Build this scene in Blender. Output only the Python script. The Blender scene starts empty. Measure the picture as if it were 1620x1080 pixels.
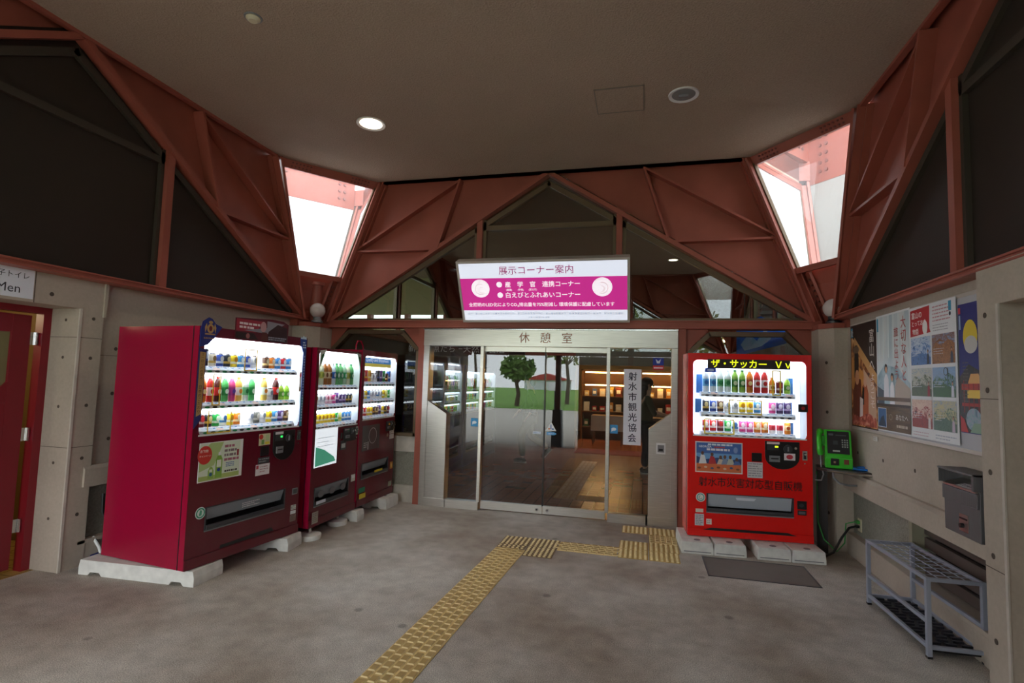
import bpy, bmesh, math, random
from math import sin, cos, pi, radians
from mathutils import Vector, Matrix
random.seed(7)
S = bpy.context.scene
C = S.collection

# ---------------------------------------------------------------- camera, sky, exposure
cam_d = bpy.data.cameras.new('camera'); cam = bpy.data.objects.new('camera', cam_d); C.objects.link(cam)
r = Vector((.9707, .2385, .0286)); f = Vector((-.2405, .9679, .0724)); r.normalize(); f.normalize()
r = (r - f*r.dot(f)).normalized(); u = r.cross(f)
cam.matrix_world = Matrix(((r.x, u.x, -f.x, 0), (r.y, u.y, -f.y, 0), (r.z, u.z, -f.z, 1.58), (0, 0, 0, 1)))
cam_d.sensor_width = 36; cam_d.lens = 843.5/1620*36; cam_d.clip_start = .05; cam_d.clip_end = 400
S.camera = cam
w = bpy.data.worlds.new('overcast_sky'); S.world = w; w.use_nodes = True
bg = w.node_tree.nodes['Background']; bg.inputs[0].default_value = (.93, .97, 1.0, 1); bg.inputs[1].default_value = 6.0
vs = S.view_settings; vs.view_transform = 'Standard'; vs.look = 'None'; vs.gamma = 1; vs.exposure = 0; vs.use_curve_mapping = False
sun_d = bpy.data.lights.new('soft_sun', 'SUN'); sun_d.energy = 3.0; sun_d.angle = radians(25); sun_d.color = (1, .97, .92)
sun = bpy.data.objects.new('soft_sun', sun_d); C.objects.link(sun); sun.location = (3, -10, 12)
sun.rotation_euler = (radians(38), 0, radians(12))

# ---------------------------------------------------------------- materials
def lin(c):
    if isinstance(c, str): c = tuple(int(c[i:i+2], 16) for i in (0, 2, 4))
    return tuple((x/255/12.92 if x <= 10 else ((x/255+.055)/1.055)**2.4) for x in c)
MATS = {}
def mat(name, col, rough=.5, metal=0, noise=None, bump=0, spec=.5, emit=0, stretch=None, noise2=None):
    if name in MATS: return MATS[name]
    m = bpy.data.materials.new(name); MATS[name] = m; m.use_nodes = True
    nt = m.node_tree; b = nt.nodes['Principled BSDF']
    c = lin(col)
    b.inputs['Base Color'].default_value = (*c, 1); b.inputs['Roughness'].default_value = rough
    b.inputs['Metallic'].default_value = metal; b.inputs['Specular IOR Level'].default_value = spec
    if emit:
        b.inputs['Emission Color'].default_value = (*c, 1); b.inputs['Emission Strength'].default_value = emit
    if noise or bump:
        tc = nt.nodes.new('ShaderNodeNewGeometry'); mp = nt.nodes.new('ShaderNodeMapping')
        nt.links.new(tc.outputs['Position'], mp.inputs[0])
        if stretch: mp.inputs['Scale'].default_value = stretch
        sc, am = noise or (60, 0)
        n = nt.nodes.new('ShaderNodeTexNoise'); n.inputs['Scale'].default_value = sc; n.inputs['Detail'].default_value = 6
        nt.links.new(mp.outputs[0], n.inputs['Vector'])
        fac = n.outputs[0]
        if noise2:
            n2 = nt.nodes.new('ShaderNodeTexNoise'); n2.inputs['Scale'].default_value = noise2[0]; n2.inputs['Detail'].default_value = 3
            nt.links.new(mp.outputs[0], n2.inputs['Vector'])
            mx = nt.nodes.new('ShaderNodeMix'); mx.data_type = 'FLOAT'; mx.inputs[0].default_value = noise2[1]
            nt.links.new(n.outputs[0], mx.inputs[2]); nt.links.new(n2.outputs[0], mx.inputs[3]); fac = mx.outputs[0]
        if am:
            rp = nt.nodes.new('ShaderNodeMapRange'); rp.inputs[1].default_value = .3; rp.inputs[2].default_value = .7
            rp.inputs[3].default_value = 1-am; rp.inputs[4].default_value = 1+am
            nt.links.new(fac, rp.inputs[0])
            vm = nt.nodes.new('ShaderNodeVectorMath'); vm.operation = 'SCALE'; vm.inputs[0].default_value = c
            nt.links.new(rp.outputs[0], vm.inputs['Scale']); nt.links.new(vm.outputs[0], b.inputs['Base Color'])
        if bump:
            bp = nt.nodes.new('ShaderNodeBump'); bp.inputs['Strength'].default_value = bump; bp.inputs['Distance'].default_value = .01
            nt.links.new(fac, bp.inputs['Height']); nt.links.new(bp.outputs[0], b.inputs['Normal'])
    return m
def flat(col, rough=.55):            # printed / plastic colour by hex
    return mat('print_'+col, col, rough)
def photo_mat(name, cols, scale=9, stretch=(1, 1, 1), dist=1.5):     # mottled printed photograph
    if name in MATS: return MATS[name]
    m = mat(name, cols[0], .5); nt = m.node_tree; g = nt.nodes.new('ShaderNodeNewGeometry'); mp = nt.nodes.new('ShaderNodeMapping'); mp.inputs['Scale'].default_value = stretch
    n = nt.nodes.new('ShaderNodeTexNoise'); n.inputs['Scale'].default_value = scale; n.inputs['Detail'].default_value = 5; n.inputs['Distortion'].default_value = dist
    rp = nt.nodes.new('ShaderNodeValToRGB'); e = rp.color_ramp.elements
    while len(e) < len(cols): e.new(.5)
    for i, c in enumerate(cols): e[i].position = .30+.40*i/(len(cols)-1); e[i].color = (*lin(c), 1)
    nt.links.new(g.outputs['Position'], mp.inputs[0]); nt.links.new(mp.outputs[0], n.inputs['Vector']); nt.links.new(n.outputs[0], rp.inputs[0]); nt.links.new(rp.outputs[0], nt.nodes['Principled BSDF'].inputs['Base Color'])
    return m
def glow(col, e):
    return mat('glow_%s_%g' % (col, e), col, .5, emit=e)
def glass_mat(name, tint=(.93, .96, .95), ior=1.5, mult=1.0, film=0):
    if name in MATS: return MATS[name]
    m = bpy.data.materials.new(name); MATS[name] = m; m.use_nodes = True; nt = m.node_tree
    nt.nodes.remove(nt.nodes['Principled BSDF']); out = nt.nodes['Material Output']
    t = nt.nodes.new('ShaderNodeBsdfTransparent'); t.inputs[0].default_value = (*tint, 1)
    g = nt.nodes.new('ShaderNodeBsdfGlossy'); g.inputs['Roughness'].default_value = .0
    fr = nt.nodes.new('ShaderNodeFresnel'); ge = nt.nodes.new('ShaderNodeNewGeometry')
    mi = nt.nodes.new('ShaderNodeMix'); mi.data_type = 'FLOAT'; mi.inputs[2].default_value = ior; mi.inputs[3].default_value = 1/ior   # thin pane: same reflectance from both sides
    nt.links.new(ge.outputs['Backfacing'], mi.inputs[0]); nt.links.new(mi.outputs[0], fr.inputs[0])
    mu = nt.nodes.new('ShaderNodeMath'); mu.operation = 'MULTIPLY'; mu.inputs[1].default_value = mult; mu.use_clamp = True
    mx = nt.nodes.new('ShaderNodeMixShader')
    nt.links.new(fr.outputs[0], mu.inputs[0]); nt.links.new(mu.outputs[0], mx.inputs[0])
    nt.links.new(t.outputs[0], mx.inputs[1]); nt.links.new(g.outputs[0], mx.inputs[2]); nt.links.new(mx.outputs[0], out.inputs[0])
    if film:      # weathered milky film on old glazing
        tl = nt.nodes.new('ShaderNodeBsdfTranslucent'); tl.inputs[0].default_value = (.95, .95, .95, 1); m2 = nt.nodes.new('ShaderNodeMixShader'); m2.inputs[0].default_value = film
        nt.links.new(mx.outputs[0], m2.inputs[1]); nt.links.new(tl.outputs[0], m2.inputs[2]); nt.links.new(m2.outputs[0], out.inputs[0])
    return m

STEEL = mat('painted_steel', (158, 85, 69), .45, noise=(3, .10), spec=.4)
STEELD = mat('bolt_steel', (120, 62, 52), .5)
BRONZE = mat('bronze_frame', (108, 90, 68), .4, metal=.3)
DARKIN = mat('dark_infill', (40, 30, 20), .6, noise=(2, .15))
CONC = mat('board_marked_concrete', (180, 168, 153), .85, noise=(2.2, .12), bump=.15, noise2=(40, .35))
CONCD = mat('concrete_hole', (84, 74, 66), .9)
CONCL = mat('concrete_light', (196, 189, 178), .85, noise=(9, .12), bump=.1)
GRAN = mat('rough_textured_panel', (146, 144, 132), .9, noise=(55, .28), bump=.8, noise2=(170, .5))
CEIL = mat('textured_ceiling', (172, 152, 134), .95, noise=(70, .14), bump=.9, noise2=(2, .2))
STAIN = mat('brushed_stainless', (202, 197, 190), .33, metal=1, noise=(6, .12), stretch=(1, 1, 40))
CHROME = mat('polished_metal', (205, 205, 205), .15, metal=1)
DGLASS = glass_mat('door_glass', (.88, .92, .92), 1.5, 1.6)
WGLASS = glass_mat('window_glass', (.80, .84, .82), 1.5, 1.6)
CGLASS = glass_mat('clear_pane', (.97, .98, .98), 1.45, .6)
BLACK = mat('black_plastic', (26, 26, 28), .35)
DARK = mat('dark_grey_plastic', (58, 60, 64), .4)
GREY = mat('grey_plastic', (128, 130, 134), .45)
WHITE = mat('white_plastic', (232, 232, 232), .4)
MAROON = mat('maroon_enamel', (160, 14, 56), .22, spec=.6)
MAROON_SHADED = mat('maroon_enamel_shaded', (100, 14, 34), .25, spec=.6)  # same enamel as the sides, darkened to put the front's shade into the colour
RED = mat('red_enamel', (236, 20, 15), .25, spec=.6)
BLOCK = mat('pale_cast_block', (226, 227, 222), .8, noise=(14, .10), bump=.2)

# ---------------------------------------------------------------- mesh builder
class MB:
    def __init__(s): s.v = []; s.f = []; s.i = []; s.m = []
    def mi(s, m):
        if m not in s.m: s.m.append(m)
        return s.m.index(m)
    def add(s, vs, fs, m, M=None):
        k = len(s.v); i = s.mi(m)
        for p in vs: s.v.append(tuple(M @ Vector(p)) if M else tuple(p))
        for q in fs: s.f.append([a+k for a in q]); s.i.append(i)
        return s
    def box(s, x0, x1, y0, y1, z0, z1, m, M=None):
        if x0 > x1: x0, x1 = x1, x0
        if y0 > y1: y0, y1 = y1, y0
        if z0 > z1: z0, z1 = z1, z0
        return s.add([(x, y, z) for x in (x0, x1) for y in (y0, y1) for z in (z0, z1)],
                     [(0, 1, 3, 2), (4, 6, 7, 5), (0, 4, 5, 1), (2, 3, 7, 6), (0, 2, 6, 4), (1, 5, 7, 3)], m, M)
    def prism(s, poly, a, b, ax, m, M=None):
        # poly in the two other axes (order x,y,z without ax), extruded a..b along ax
        def P(p, t):
            if ax == 'x': return (t, p[0], p[1])
            if ax == 'y': return (p[0], t, p[1])
            return (p[0], p[1], t)
        ar = sum(poly[i][0]*poly[(i+1) % len(poly)][1]-poly[(i+1) % len(poly)][0]*poly[i][1] for i in range(len(poly)))
        poly = list(poly)
        if (ar < 0) != (ax == 'y'): poly = poly[::-1]
        if a > b: a, b = b, a
        n = len(poly)
        vs = [P(p, a) for p in poly]+[P(p, b) for p in poly]
        fs = [tuple(range(n))[::-1], tuple(range(n, 2*n))]+[(i, (i+1) % n, n+(i+1) % n, n+i) for i in range(n)]
        return s.add(vs, fs, m, M)
    def bar(s, p0, p1, wd, y0, y1, m, side=0):
        # bar in the XZ plane along p0-p1; side shifts it to its left(+1)/right(-1)
        a = Vector(p0); b = Vector(p1); d = (b-a).normalized(); n = Vector((-d.y, d.x))
        o0 = n*(wd*(side-1)/2); o1 = n*(wd*(side+1)/2)
        return s.prism([a+o0, b+o0, b+o1, a+o1], y0, y1, 'y', m)
    def beam(s, p0, p1, wd, hg, m, up=(0, 0, 1)):
        a = Vector(p0); b = Vector(p1); d = (b-a).normalized(); upv = Vector(up)
        if abs(d.dot(upv)) > .98: upv = Vector((1, 0, 0))
        x = d.cross(upv).normalized()*wd/2; y = x.cross(d).normalized()*hg/2
        vs = [q+i*x+j*y for q in (a, b) for i, j in ((-1, -1), (1, -1), (1, 1), (-1, 1))]
        return s.add(vs, [(0, 1, 2, 3), (7, 6, 5, 4), (0, 4, 5, 1), (1, 5, 6, 2), (2, 6, 7, 3), (3, 7, 4, 0)], m)
    def cyl(s, p0, p1, r0, m, n=16, r1=None):
        a = Vector(p0); b = Vector(p1); r1 = r0 if r1 is None else r1; d = (b-a).normalized()
        x = d.orthogonal().normalized(); y = d.cross(x)
        vs = [a+(x*cos(t)+y*sin(t))*r0 for t in [2*pi*k/n for k in range(n)]]+[b+(x*cos(t)+y*sin(t))*r1 for t in [2*pi*k/n for k in range(n)]]
        return s.add(vs, [tuple(range(n))[::-1], tuple(range(n, 2*n))]+[(i, (i+1) % n, n+(i+1) % n, n+i) for i in range(n)], m)
    def tube(s, pts, rad, m, n=8):
        pts = [Vector(p) for p in pts]; vs = []; fs = []
        x = None
        for i, p in enumerate(pts):
            d = (pts[min(i+1, len(pts)-1)]-pts[max(i-1, 0)]).normalized()
            x = d.orthogonal().normalized() if x is None else (x-d*x.dot(d)).normalized()
            y = d.cross(x)
            vs += [p+(x*cos(2*pi*k/n)+y*sin(2*pi*k/n))*rad for k in range(n)]
        for i in range(len(pts)-1):
            fs += [(i*n+k, i*n+(k+1) % n, (i+1)*n+(k+1) % n, (i+1)*n+k) for k in range(n)]
        fs += [tuple(range(n))[::-1], tuple(range((len(pts)-1)*n, len(pts)*n))]
        return s.add(vs, fs, m)
    def lathe(s, prof, m, n=16, cx=0, cy=0, cz=0):
        # prof: (radius, z[, material]) ; material applies to the segment that starts there
        k0 = len(s.v)
        for p in prof:
            s.v += [(cx+p[0]*cos(2*pi*k/n), cy+p[0]*sin(2*pi*k/n), cz+p[1]) for k in range(n)]
        for i in range(len(prof)-1):
            mm = s.mi(prof[i][2] if len(prof[i]) > 2 else m)
            for k in range(n):
                s.f.append([k0+i*n+k, k0+i*n+(k+1) % n, k0+(i+1)*n+(k+1) % n, k0+(i+1)*n+k]); s.i.append(mm)
        return s
    def ball(s, c, rx, ry, rz, m, n=16):
        st = len(s.v)
        prof = [(max(1e-4, sin(pi*k/(n//2))), -cos(pi*k/(n//2))) for k in range(n//2+1)]
        s.lathe(prof, m, n)
        for q in range(st, len(s.v)):
            v = s.v[q]; s.v[q] = (c[0]+v[0]*rx, c[1]+v[1]*ry, c[2]+v[2]*rz)
        return s
    # flat art in the XZ plane at depth y (facing -y), thin
    def rect(s, x0, x1, z0, z1, y, m):
        if isinstance(m, str): m = flat(m)
        return s.add([(x0, y, z0), (x1, y, z0), (x1, y, z1), (x0, y, z1)], [(0, 1, 2, 3)], m)
    def poly(s, pts, y, m):
        if isinstance(m, str): m = flat(m)
        ar = sum(pts[i][0]*pts[(i+1) % len(pts)][1]-pts[(i+1) % len(pts)][0]*pts[i][1] for i in range(len(pts)))
        if ar < 0: pts = pts[::-1]
        return s.add([(p[0], y, p[1]) for p in pts], [tuple(range(len(pts)))], m)
    def ell(s, cx, cz, rx, rz, y, m, n=20, a0=0, a1=2*pi):
        return s.poly([(cx+rx*cos(a0+(a1-a0)*k/n), cz+rz*sin(a0+(a1-a0)*k/n)) for k in range(n)], y, m)
    def ring(s, cx, cz, ra, rb, y, m, n=24, a0=0, a1=2*pi):
        if isinstance(m, str): m = flat(m)
        k0 = len(s.v); i = s.mi(m)
        for k in range(n+1):
            t = a0+(a1-a0)*k/n
            s.v += [(cx+ra*cos(t), y, cz+ra*sin(t)), (cx+rb*cos(t), y, cz+rb*sin(t))]
        for k in range(n):
            s.f.append([k0+2*k, k0+2*k+1, k0+2*k+3, k0+2*k+2]); s.i.append(i)
        return s
    def text(s, body, cx, cz, y, m, wd=None, ht=None, vertical=False, bold=.0):
        if isinstance(m, str): m = flat(m)
        if vertical: body = '\n'.join(body)
        vs, fs = text_geo(body, bold)
        x0 = min(v[0] for v in vs); x1 = max(v[0] for v in vs); z0 = min(v[1] for v in vs); z1 = max(v[1] for v in vs)
        sx = wd/(x1-x0) if wd else None; sz = ht/(z1-z0) if ht else None
        sx = sx or sz; sz = sz or sx
        return s.add([(cx+(v[0]-(x0+x1)/2)*sx, y, cz+(v[1]-(z0+z1)/2)*sz) for v in vs], fs, m)
    def build_split(s, name, parent=None):
        # one object for every separate cluster of touching shapes
        n = len(s.f); bb = []
        for q in s.f:
            xs = [s.v[a] for a in q]; bb.append([min(p[0] for p in xs), max(p[0] for p in xs), min(p[2] for p in xs), max(p[2] for p in xs)])
        cl = []
        for i in range(n):
            box, mem = list(bb[i]), [i]; keep = []
            for bx, m_ in cl:
                if bx[0] <= box[1]+.001 and box[0] <= bx[1]+.001 and bx[2] <= box[3]+.001 and box[2] <= bx[3]+.001:
                    box = [min(box[0], bx[0]), max(box[1], bx[1]), min(box[2], bx[2]), max(box[3], bx[3])]; mem = m_+mem
                else: keep.append((bx, m_))
            cl = keep+[(box, mem)]
        for box, mem in cl:
            mb = MB()
            for i in sorted(mem): mb.add([s.v[a] for a in s.f[i]], [tuple(range(len(s.f[i])))], s.m[s.i[i]])
            mb.build(name, parent)
    def build(s, name, parent=None, bevel=0, smooth=False, loc=None, rz=0):
        me = bpy.data.meshes.new(name)
        me.from_pydata(s.v, [], s.f)
        for m in s.m: me.materials.append(m)
        me.polygons.foreach_set('material_index', s.i)
        if smooth:
            me.polygons.foreach_set('use_smooth', [True]*len(s.f))
            me.set_sharp_from_angle(angle=radians(40))
        me.update()
        o = bpy.data.objects.new(name, me); C.objects.link(o)
        if parent: o.parent = parent
        if loc is not None: o.location = loc
        o.rotation_euler.z = rz
        if bevel:
            b = o.modifiers.new('bevel', 'BEVEL'); b.width = bevel; b.segments = 2; b.limit_method = 'ANGLE'
        return o
TG = {}
def text_geo(body, bold):
    k = (body, bold)
    if k not in TG:
        c = bpy.data.curves.new('t', 'FONT'); c.body = body; c.size = 1; c.resolution_u = 2; c.offset = bold; c.align_x = 'CENTER'
        if '\n' in body: c.space_line = 1.0
        o = bpy.data.objects.new('t', c); C.objects.link(o); bpy.context.view_layer.update()
        me = bpy.data.meshes.new_from_object(o.evaluated_get(bpy.context.evaluated_depsgraph_get()))
        TG[k] = ([(v.co.x, v.co.y) for v in me.vertices], [tuple(p.vertices) for p in me.polygons])
        bpy.data.objects.remove(o); bpy.data.curves.remove(c); bpy.data.meshes.remove(me)
    return TG[k]
def empty(name, loc=(0, 0, 0), rz=0, label=None, cat=None, group=None, kind=None, parent=None):
    o = bpy.data.objects.new(name, None); C.objects.link(o); o.location = loc; o.rotation_euler.z = rz; o.empty_display_size = .1
    if parent: o.parent = parent
    return tag(o, label, cat, group, kind)
def tag(o, label=None, cat=None, group=None, kind=None):
    if label: o['label'] = label
    if cat: o['category'] = cat
    if group: o['group'] = group
    if kind: o['kind'] = kind
    return o
def struct(o): o['kind'] = 'structure'; return o
def lines(mb, x0, x1, z0, z1, n, y, m, h=.5, seed=1):       # blurred small print as broken dashes
    rr = random.Random(seed)
    st = (z1-z0)/n
    for k in range(n):
        z = z1-(k+.5)*st; x = x0
        e = x1-(x1-x0)*rr.choice((0, 0, .1, .3))
        while x < e-st*.3:
            l = st*rr.uniform(.5, 1.6); mb.rect(x, min(e, x+l), z-st*h/2, z+st*h/2, y, m); x += l+st*rr.uniform(.15, .35)

# ================================================================ BUILDING
XL, XR, YB, CY = -4.27, 1.90, 6.34, 3.04
CX = -1.17; ZC = 4.17; ZB = 2.31

# ---- floor
def floor_mat():
    m = mat('washed_aggregate_floor', (136, 126, 116), .8)
    nt = m.node_tree; b = nt.nodes['Principled BSDF']
    g = nt.nodes.new('ShaderNodeNewGeometry')
    def noise(sc, det=4):
        n = nt.nodes.new('ShaderNodeTexNoise'); n.inputs['Scale'].default_value = sc; n.inputs['Detail'].default_value = det
        nt.links.new(g.outputs['Position'], n.inputs['Vector']); return n
    n1 = noise(.9, 6); n2 = noise(9, 10); n3 = noise(170, 2)
    rp = nt.nodes.new('ShaderNodeValToRGB'); nt.links.new(n1.outputs[0], rp.inputs[0])
    e = rp.color_ramp.elements; e[0].position = .35; e[0].color = (*lin((150, 137, 123)), 1); e[1].position = .60; e[1].color = (*lin((190, 186, 177)), 1)
    rp2 = nt.nodes.new('ShaderNodeMapRange'); rp2.inputs[1].default_value = .3; rp2.inputs[2].default_value = .7; rp2.inputs[3].default_value = .86; rp2.inputs[4].default_value = 1.12
    nt.links.new(n2.outputs[0], rp2.inputs[0])
    rp3 = nt.nodes.new('ShaderNodeMapRange'); rp3.inputs[1].default_value = .35; rp3.inputs[2].default_value = .65; rp3.inputs[3].default_value = .66; rp3.inputs[4].default_value = 1.36
    nt.links.new(n3.outputs[0], rp3.inputs[0])
    mu = nt.nodes.new('ShaderNodeMath'); mu.operation = 'MULTIPLY'; nt.links.new(rp2.outputs[0], mu.inputs[0]); nt.links.new(rp3.outputs[0], mu.inputs[1])
    vm = nt.nodes.new('ShaderNodeVectorMath'); vm.operation = 'SCALE'; nt.links.new(rp.outputs[0], vm.inputs[0]); nt.links.new(mu.outputs[0], vm.inputs['Scale'])
    # dark worn spots (gum)
    vo = nt.nodes.new('ShaderNodeTexVoronoi'); vo.inputs['Scale'].default_value = 2.3; nt.links.new(g.outputs['Position'], vo.inputs['Vector'])
    sp = nt.nodes.new('ShaderNodeMapRange'); sp.inputs[1].default_value = .05; sp.inputs[2].default_value = .085; sp.inputs[3].default_value = .62; sp.inputs[4].default_value = 1
    nt.links.new(vo.outputs['Distance'], sp.inputs[0])
    v2 = nt.nodes.new('ShaderNodeVectorMath'); v2.operation = 'SCALE'; nt.links.new(vm.outputs[0], v2.inputs[0]); nt.links.new(sp.outputs[0], v2.inputs['Scale'])
    nt.links.new(v2.outputs[0], b.inputs['Base Color'])
    bp = nt.nodes.new('ShaderNodeBump'); bp.inputs['Strength'].default_value = .5; bp.inputs['Distance'].default_value = .004
    nt.links.new(n3.outputs[0], bp.inputs['Height']); nt.links.new(bp.outputs[0], b.inputs['Normal'])
    return m
def tile_mat(name, c1, c2, sc, rough=.25):
    m = mat(name, c1, rough); nt = m.node_tree; b = nt.nodes['Principled BSDF']
    g = nt.nodes.new('ShaderNodeNewGeometry'); br = nt.nodes.new('ShaderNodeTexBrick'); br.offset = 0
    br.inputs['Scale'].default_value = sc; br.inputs['Brick Width'].default_value = 1; br.inputs['Row Height'].default_value = 1
    br.inputs['Mortar Size'].default_value = .03
    br.inputs['Color1'].default_value = (*lin(c1), 1); br.inputs['Color2'].default_value = (*lin([x*.9 for x in c1]), 1); br.inputs['Mortar'].default_value = (*lin(c2), 1)
    nt.links.new(g.outputs['Position'], br.inputs['Vector']); nt.links.new(br.outputs[0], b.inputs['Base Color'])
    return m
fl = MB(); fl.box(-4.6, 2.6, -.45, 6.38, -.12, 0, floor_mat()); struct(fl.build('floor'))
fl = MB(); fl.box(-4.6, 2.6, 6.38, 18.2, -.12, -.0, tile_mat('brown_hall_tile', (158, 92, 66), (104, 64, 48), 6.6)); struct(fl.build('floor'))

# ---- concrete surfaces with tie holes and pour joints (local XZ, facing -y at y0)
def conc_marks(mb, x0, x1, z0, z1, y, stepx=.45, stepz=.45):
    z = z0+.2
    while z < z1-.08:
        x = x0+.22
        while x < x1-.05:
            mb.ell(x, z, .016, .016, y-.0015, CONCD, 12); x += stepx
        z += stepz
    z = z0+.9
    while z < z1-.1:
        mb.rect(x0, x1, z-.002, z+.002, y-.001, CONCD); z += .9

# ---- the steel gable wall that closes each side of a bay
def truss_wall(name, cx, cy, rz, infill, top=ZC, beam=True, posts_down=False, bz=(2.215, 2.31)):
    W = empty(name, (cx, cy, 0), rz, kind='structure')
    g = lambda x: 4.16-.63*abs(x)
    for sgn in (-1, 1):
        p = MB(); p.prism([(sgn*3.0, 2.30), (sgn*2.30, top+.10), (0, top+.10), (0, 4.14), (sgn*2.93, 2.30)], .09, .12, 'y', STEEL); p.build('steel_plate', W)
        q = MB(); J = (sgn*2.63, 3.24)
        q.bar(J, (sgn*1.15, 4.14), .024, -.01, .09, STEEL); q.bar((sgn*1.15, 4.14), (sgn*1.43, g(1.43)), .024, -.03, .09, STEEL)
        q.bar(J, (sgn*1.5, 3.24), .024, -.01, .09, STEEL); q.build('stiffening_rib', W)
        q = MB(); q.bar((sgn*3.0, ZB), (sgn*2.30, top), .09, .03, .11, STEEL, side=sgn); q.bar((sgn*2.94, ZB), (sgn*2.24, top), .018, -.04, .11, STEEL, side=sgn); q.build('edge_flange', W)
        q = MB(); q.bar((sgn*2.95, g(2.95)+.0), (0, 4.16), .05, -.02, .12, STEEL, side=sgn*0+0); q.build('gable_flange', W)
        q = MB(); q.box(sgn*.87-.035, sgn*.87+.035, 0, .12, ZB, g(.87), STEEL); q.build('post', W)
    if beam:
        b0, b1 = bz; q = MB(); q.box(-3.02, 3.02, -.03, .14, b0, b1, STEEL); q.box(-3.02, 3.02, -.045, -.03, b0, b0+.015, STEEL); q.box(-3.02, 3.02, -.045, -.03, b1-.015, b1, STEEL)
        q.build('tie_beam', W, bevel=.004)
    # bronze window frames
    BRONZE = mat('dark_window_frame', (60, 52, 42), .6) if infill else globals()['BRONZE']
    q = MB()
    for sgn in (-1, 1):
        q.bar((sgn*2.78, g(2.78)-.02+.0), (0, 4.07), .06, .04, .10, BRONZE, side=sgn*1)
        q.box(sgn*.91, sgn*.945, .04, .10, ZB, g(.93)-.05, BRONZE); q.box(sgn*.795, sgn*.83, .04, .10, ZB, g(.8)-.05, BRONZE)
    q.box(-.83, .83, .04, .10, 3.47, 3.53, BRONZE); q.box(-2.85, 2.85, .04, .10, ZB, ZB+.035, BRONZE)
    q.build('window_frame', W)
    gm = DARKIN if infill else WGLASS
    yy = .075
    for poly in ([(-.83, ZB+.03), (.83, ZB+.03), (.83, 3.48), (-.83, 3.48)], [(-.83, 3.52), (.83, 3.52), (.83, g(.83)+.07), (0, 4.16+.07), (-.83, g(.83)+.07)],
                 [(-.93, ZB+.03), (-.93, g(.93)+.07), (-2.95, ZB+.07), (-2.95, ZB+.03)], [(.93, ZB+.03), (.93, g(.93)+.07), (2.95, ZB+.07), (2.95, ZB+.03)]):
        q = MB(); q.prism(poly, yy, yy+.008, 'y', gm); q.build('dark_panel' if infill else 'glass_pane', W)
    if posts_down:
        for sgn in (-1, 1):
            q = MB(); q.box(sgn*.87-.06, sgn*.87+.06, -.02, .12, 0.9, 2.215, STEEL); q.build('post', W)
            q = MB(); q.prism([(sgn*.87-.13, -.01), (sgn*.87+.13, -.01), (sgn*.87+.10, .9), (sgn*.87-.10, .9)], -.1, .2, 'y', mat('slate_blue_base', (64, 76, 92), .5)); q.build('post_base', W, bevel=.01)
    return W
truss_wall('wall_back', CX, YB, 0, False)
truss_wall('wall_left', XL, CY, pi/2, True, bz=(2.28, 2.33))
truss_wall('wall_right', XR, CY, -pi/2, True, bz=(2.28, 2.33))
truss_wall('wall_front', CX, -.26, pi, False, posts_down=True)
Y2 = YB+3.3
truss_wall('wall_hall_left', XL, Y2, pi/2, False)
truss_wall('wall_hall_right', XR, Y2, -pi/2, False)
truss_wall('wall_hall_back', CX, YB+6.6, 0, False)

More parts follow.
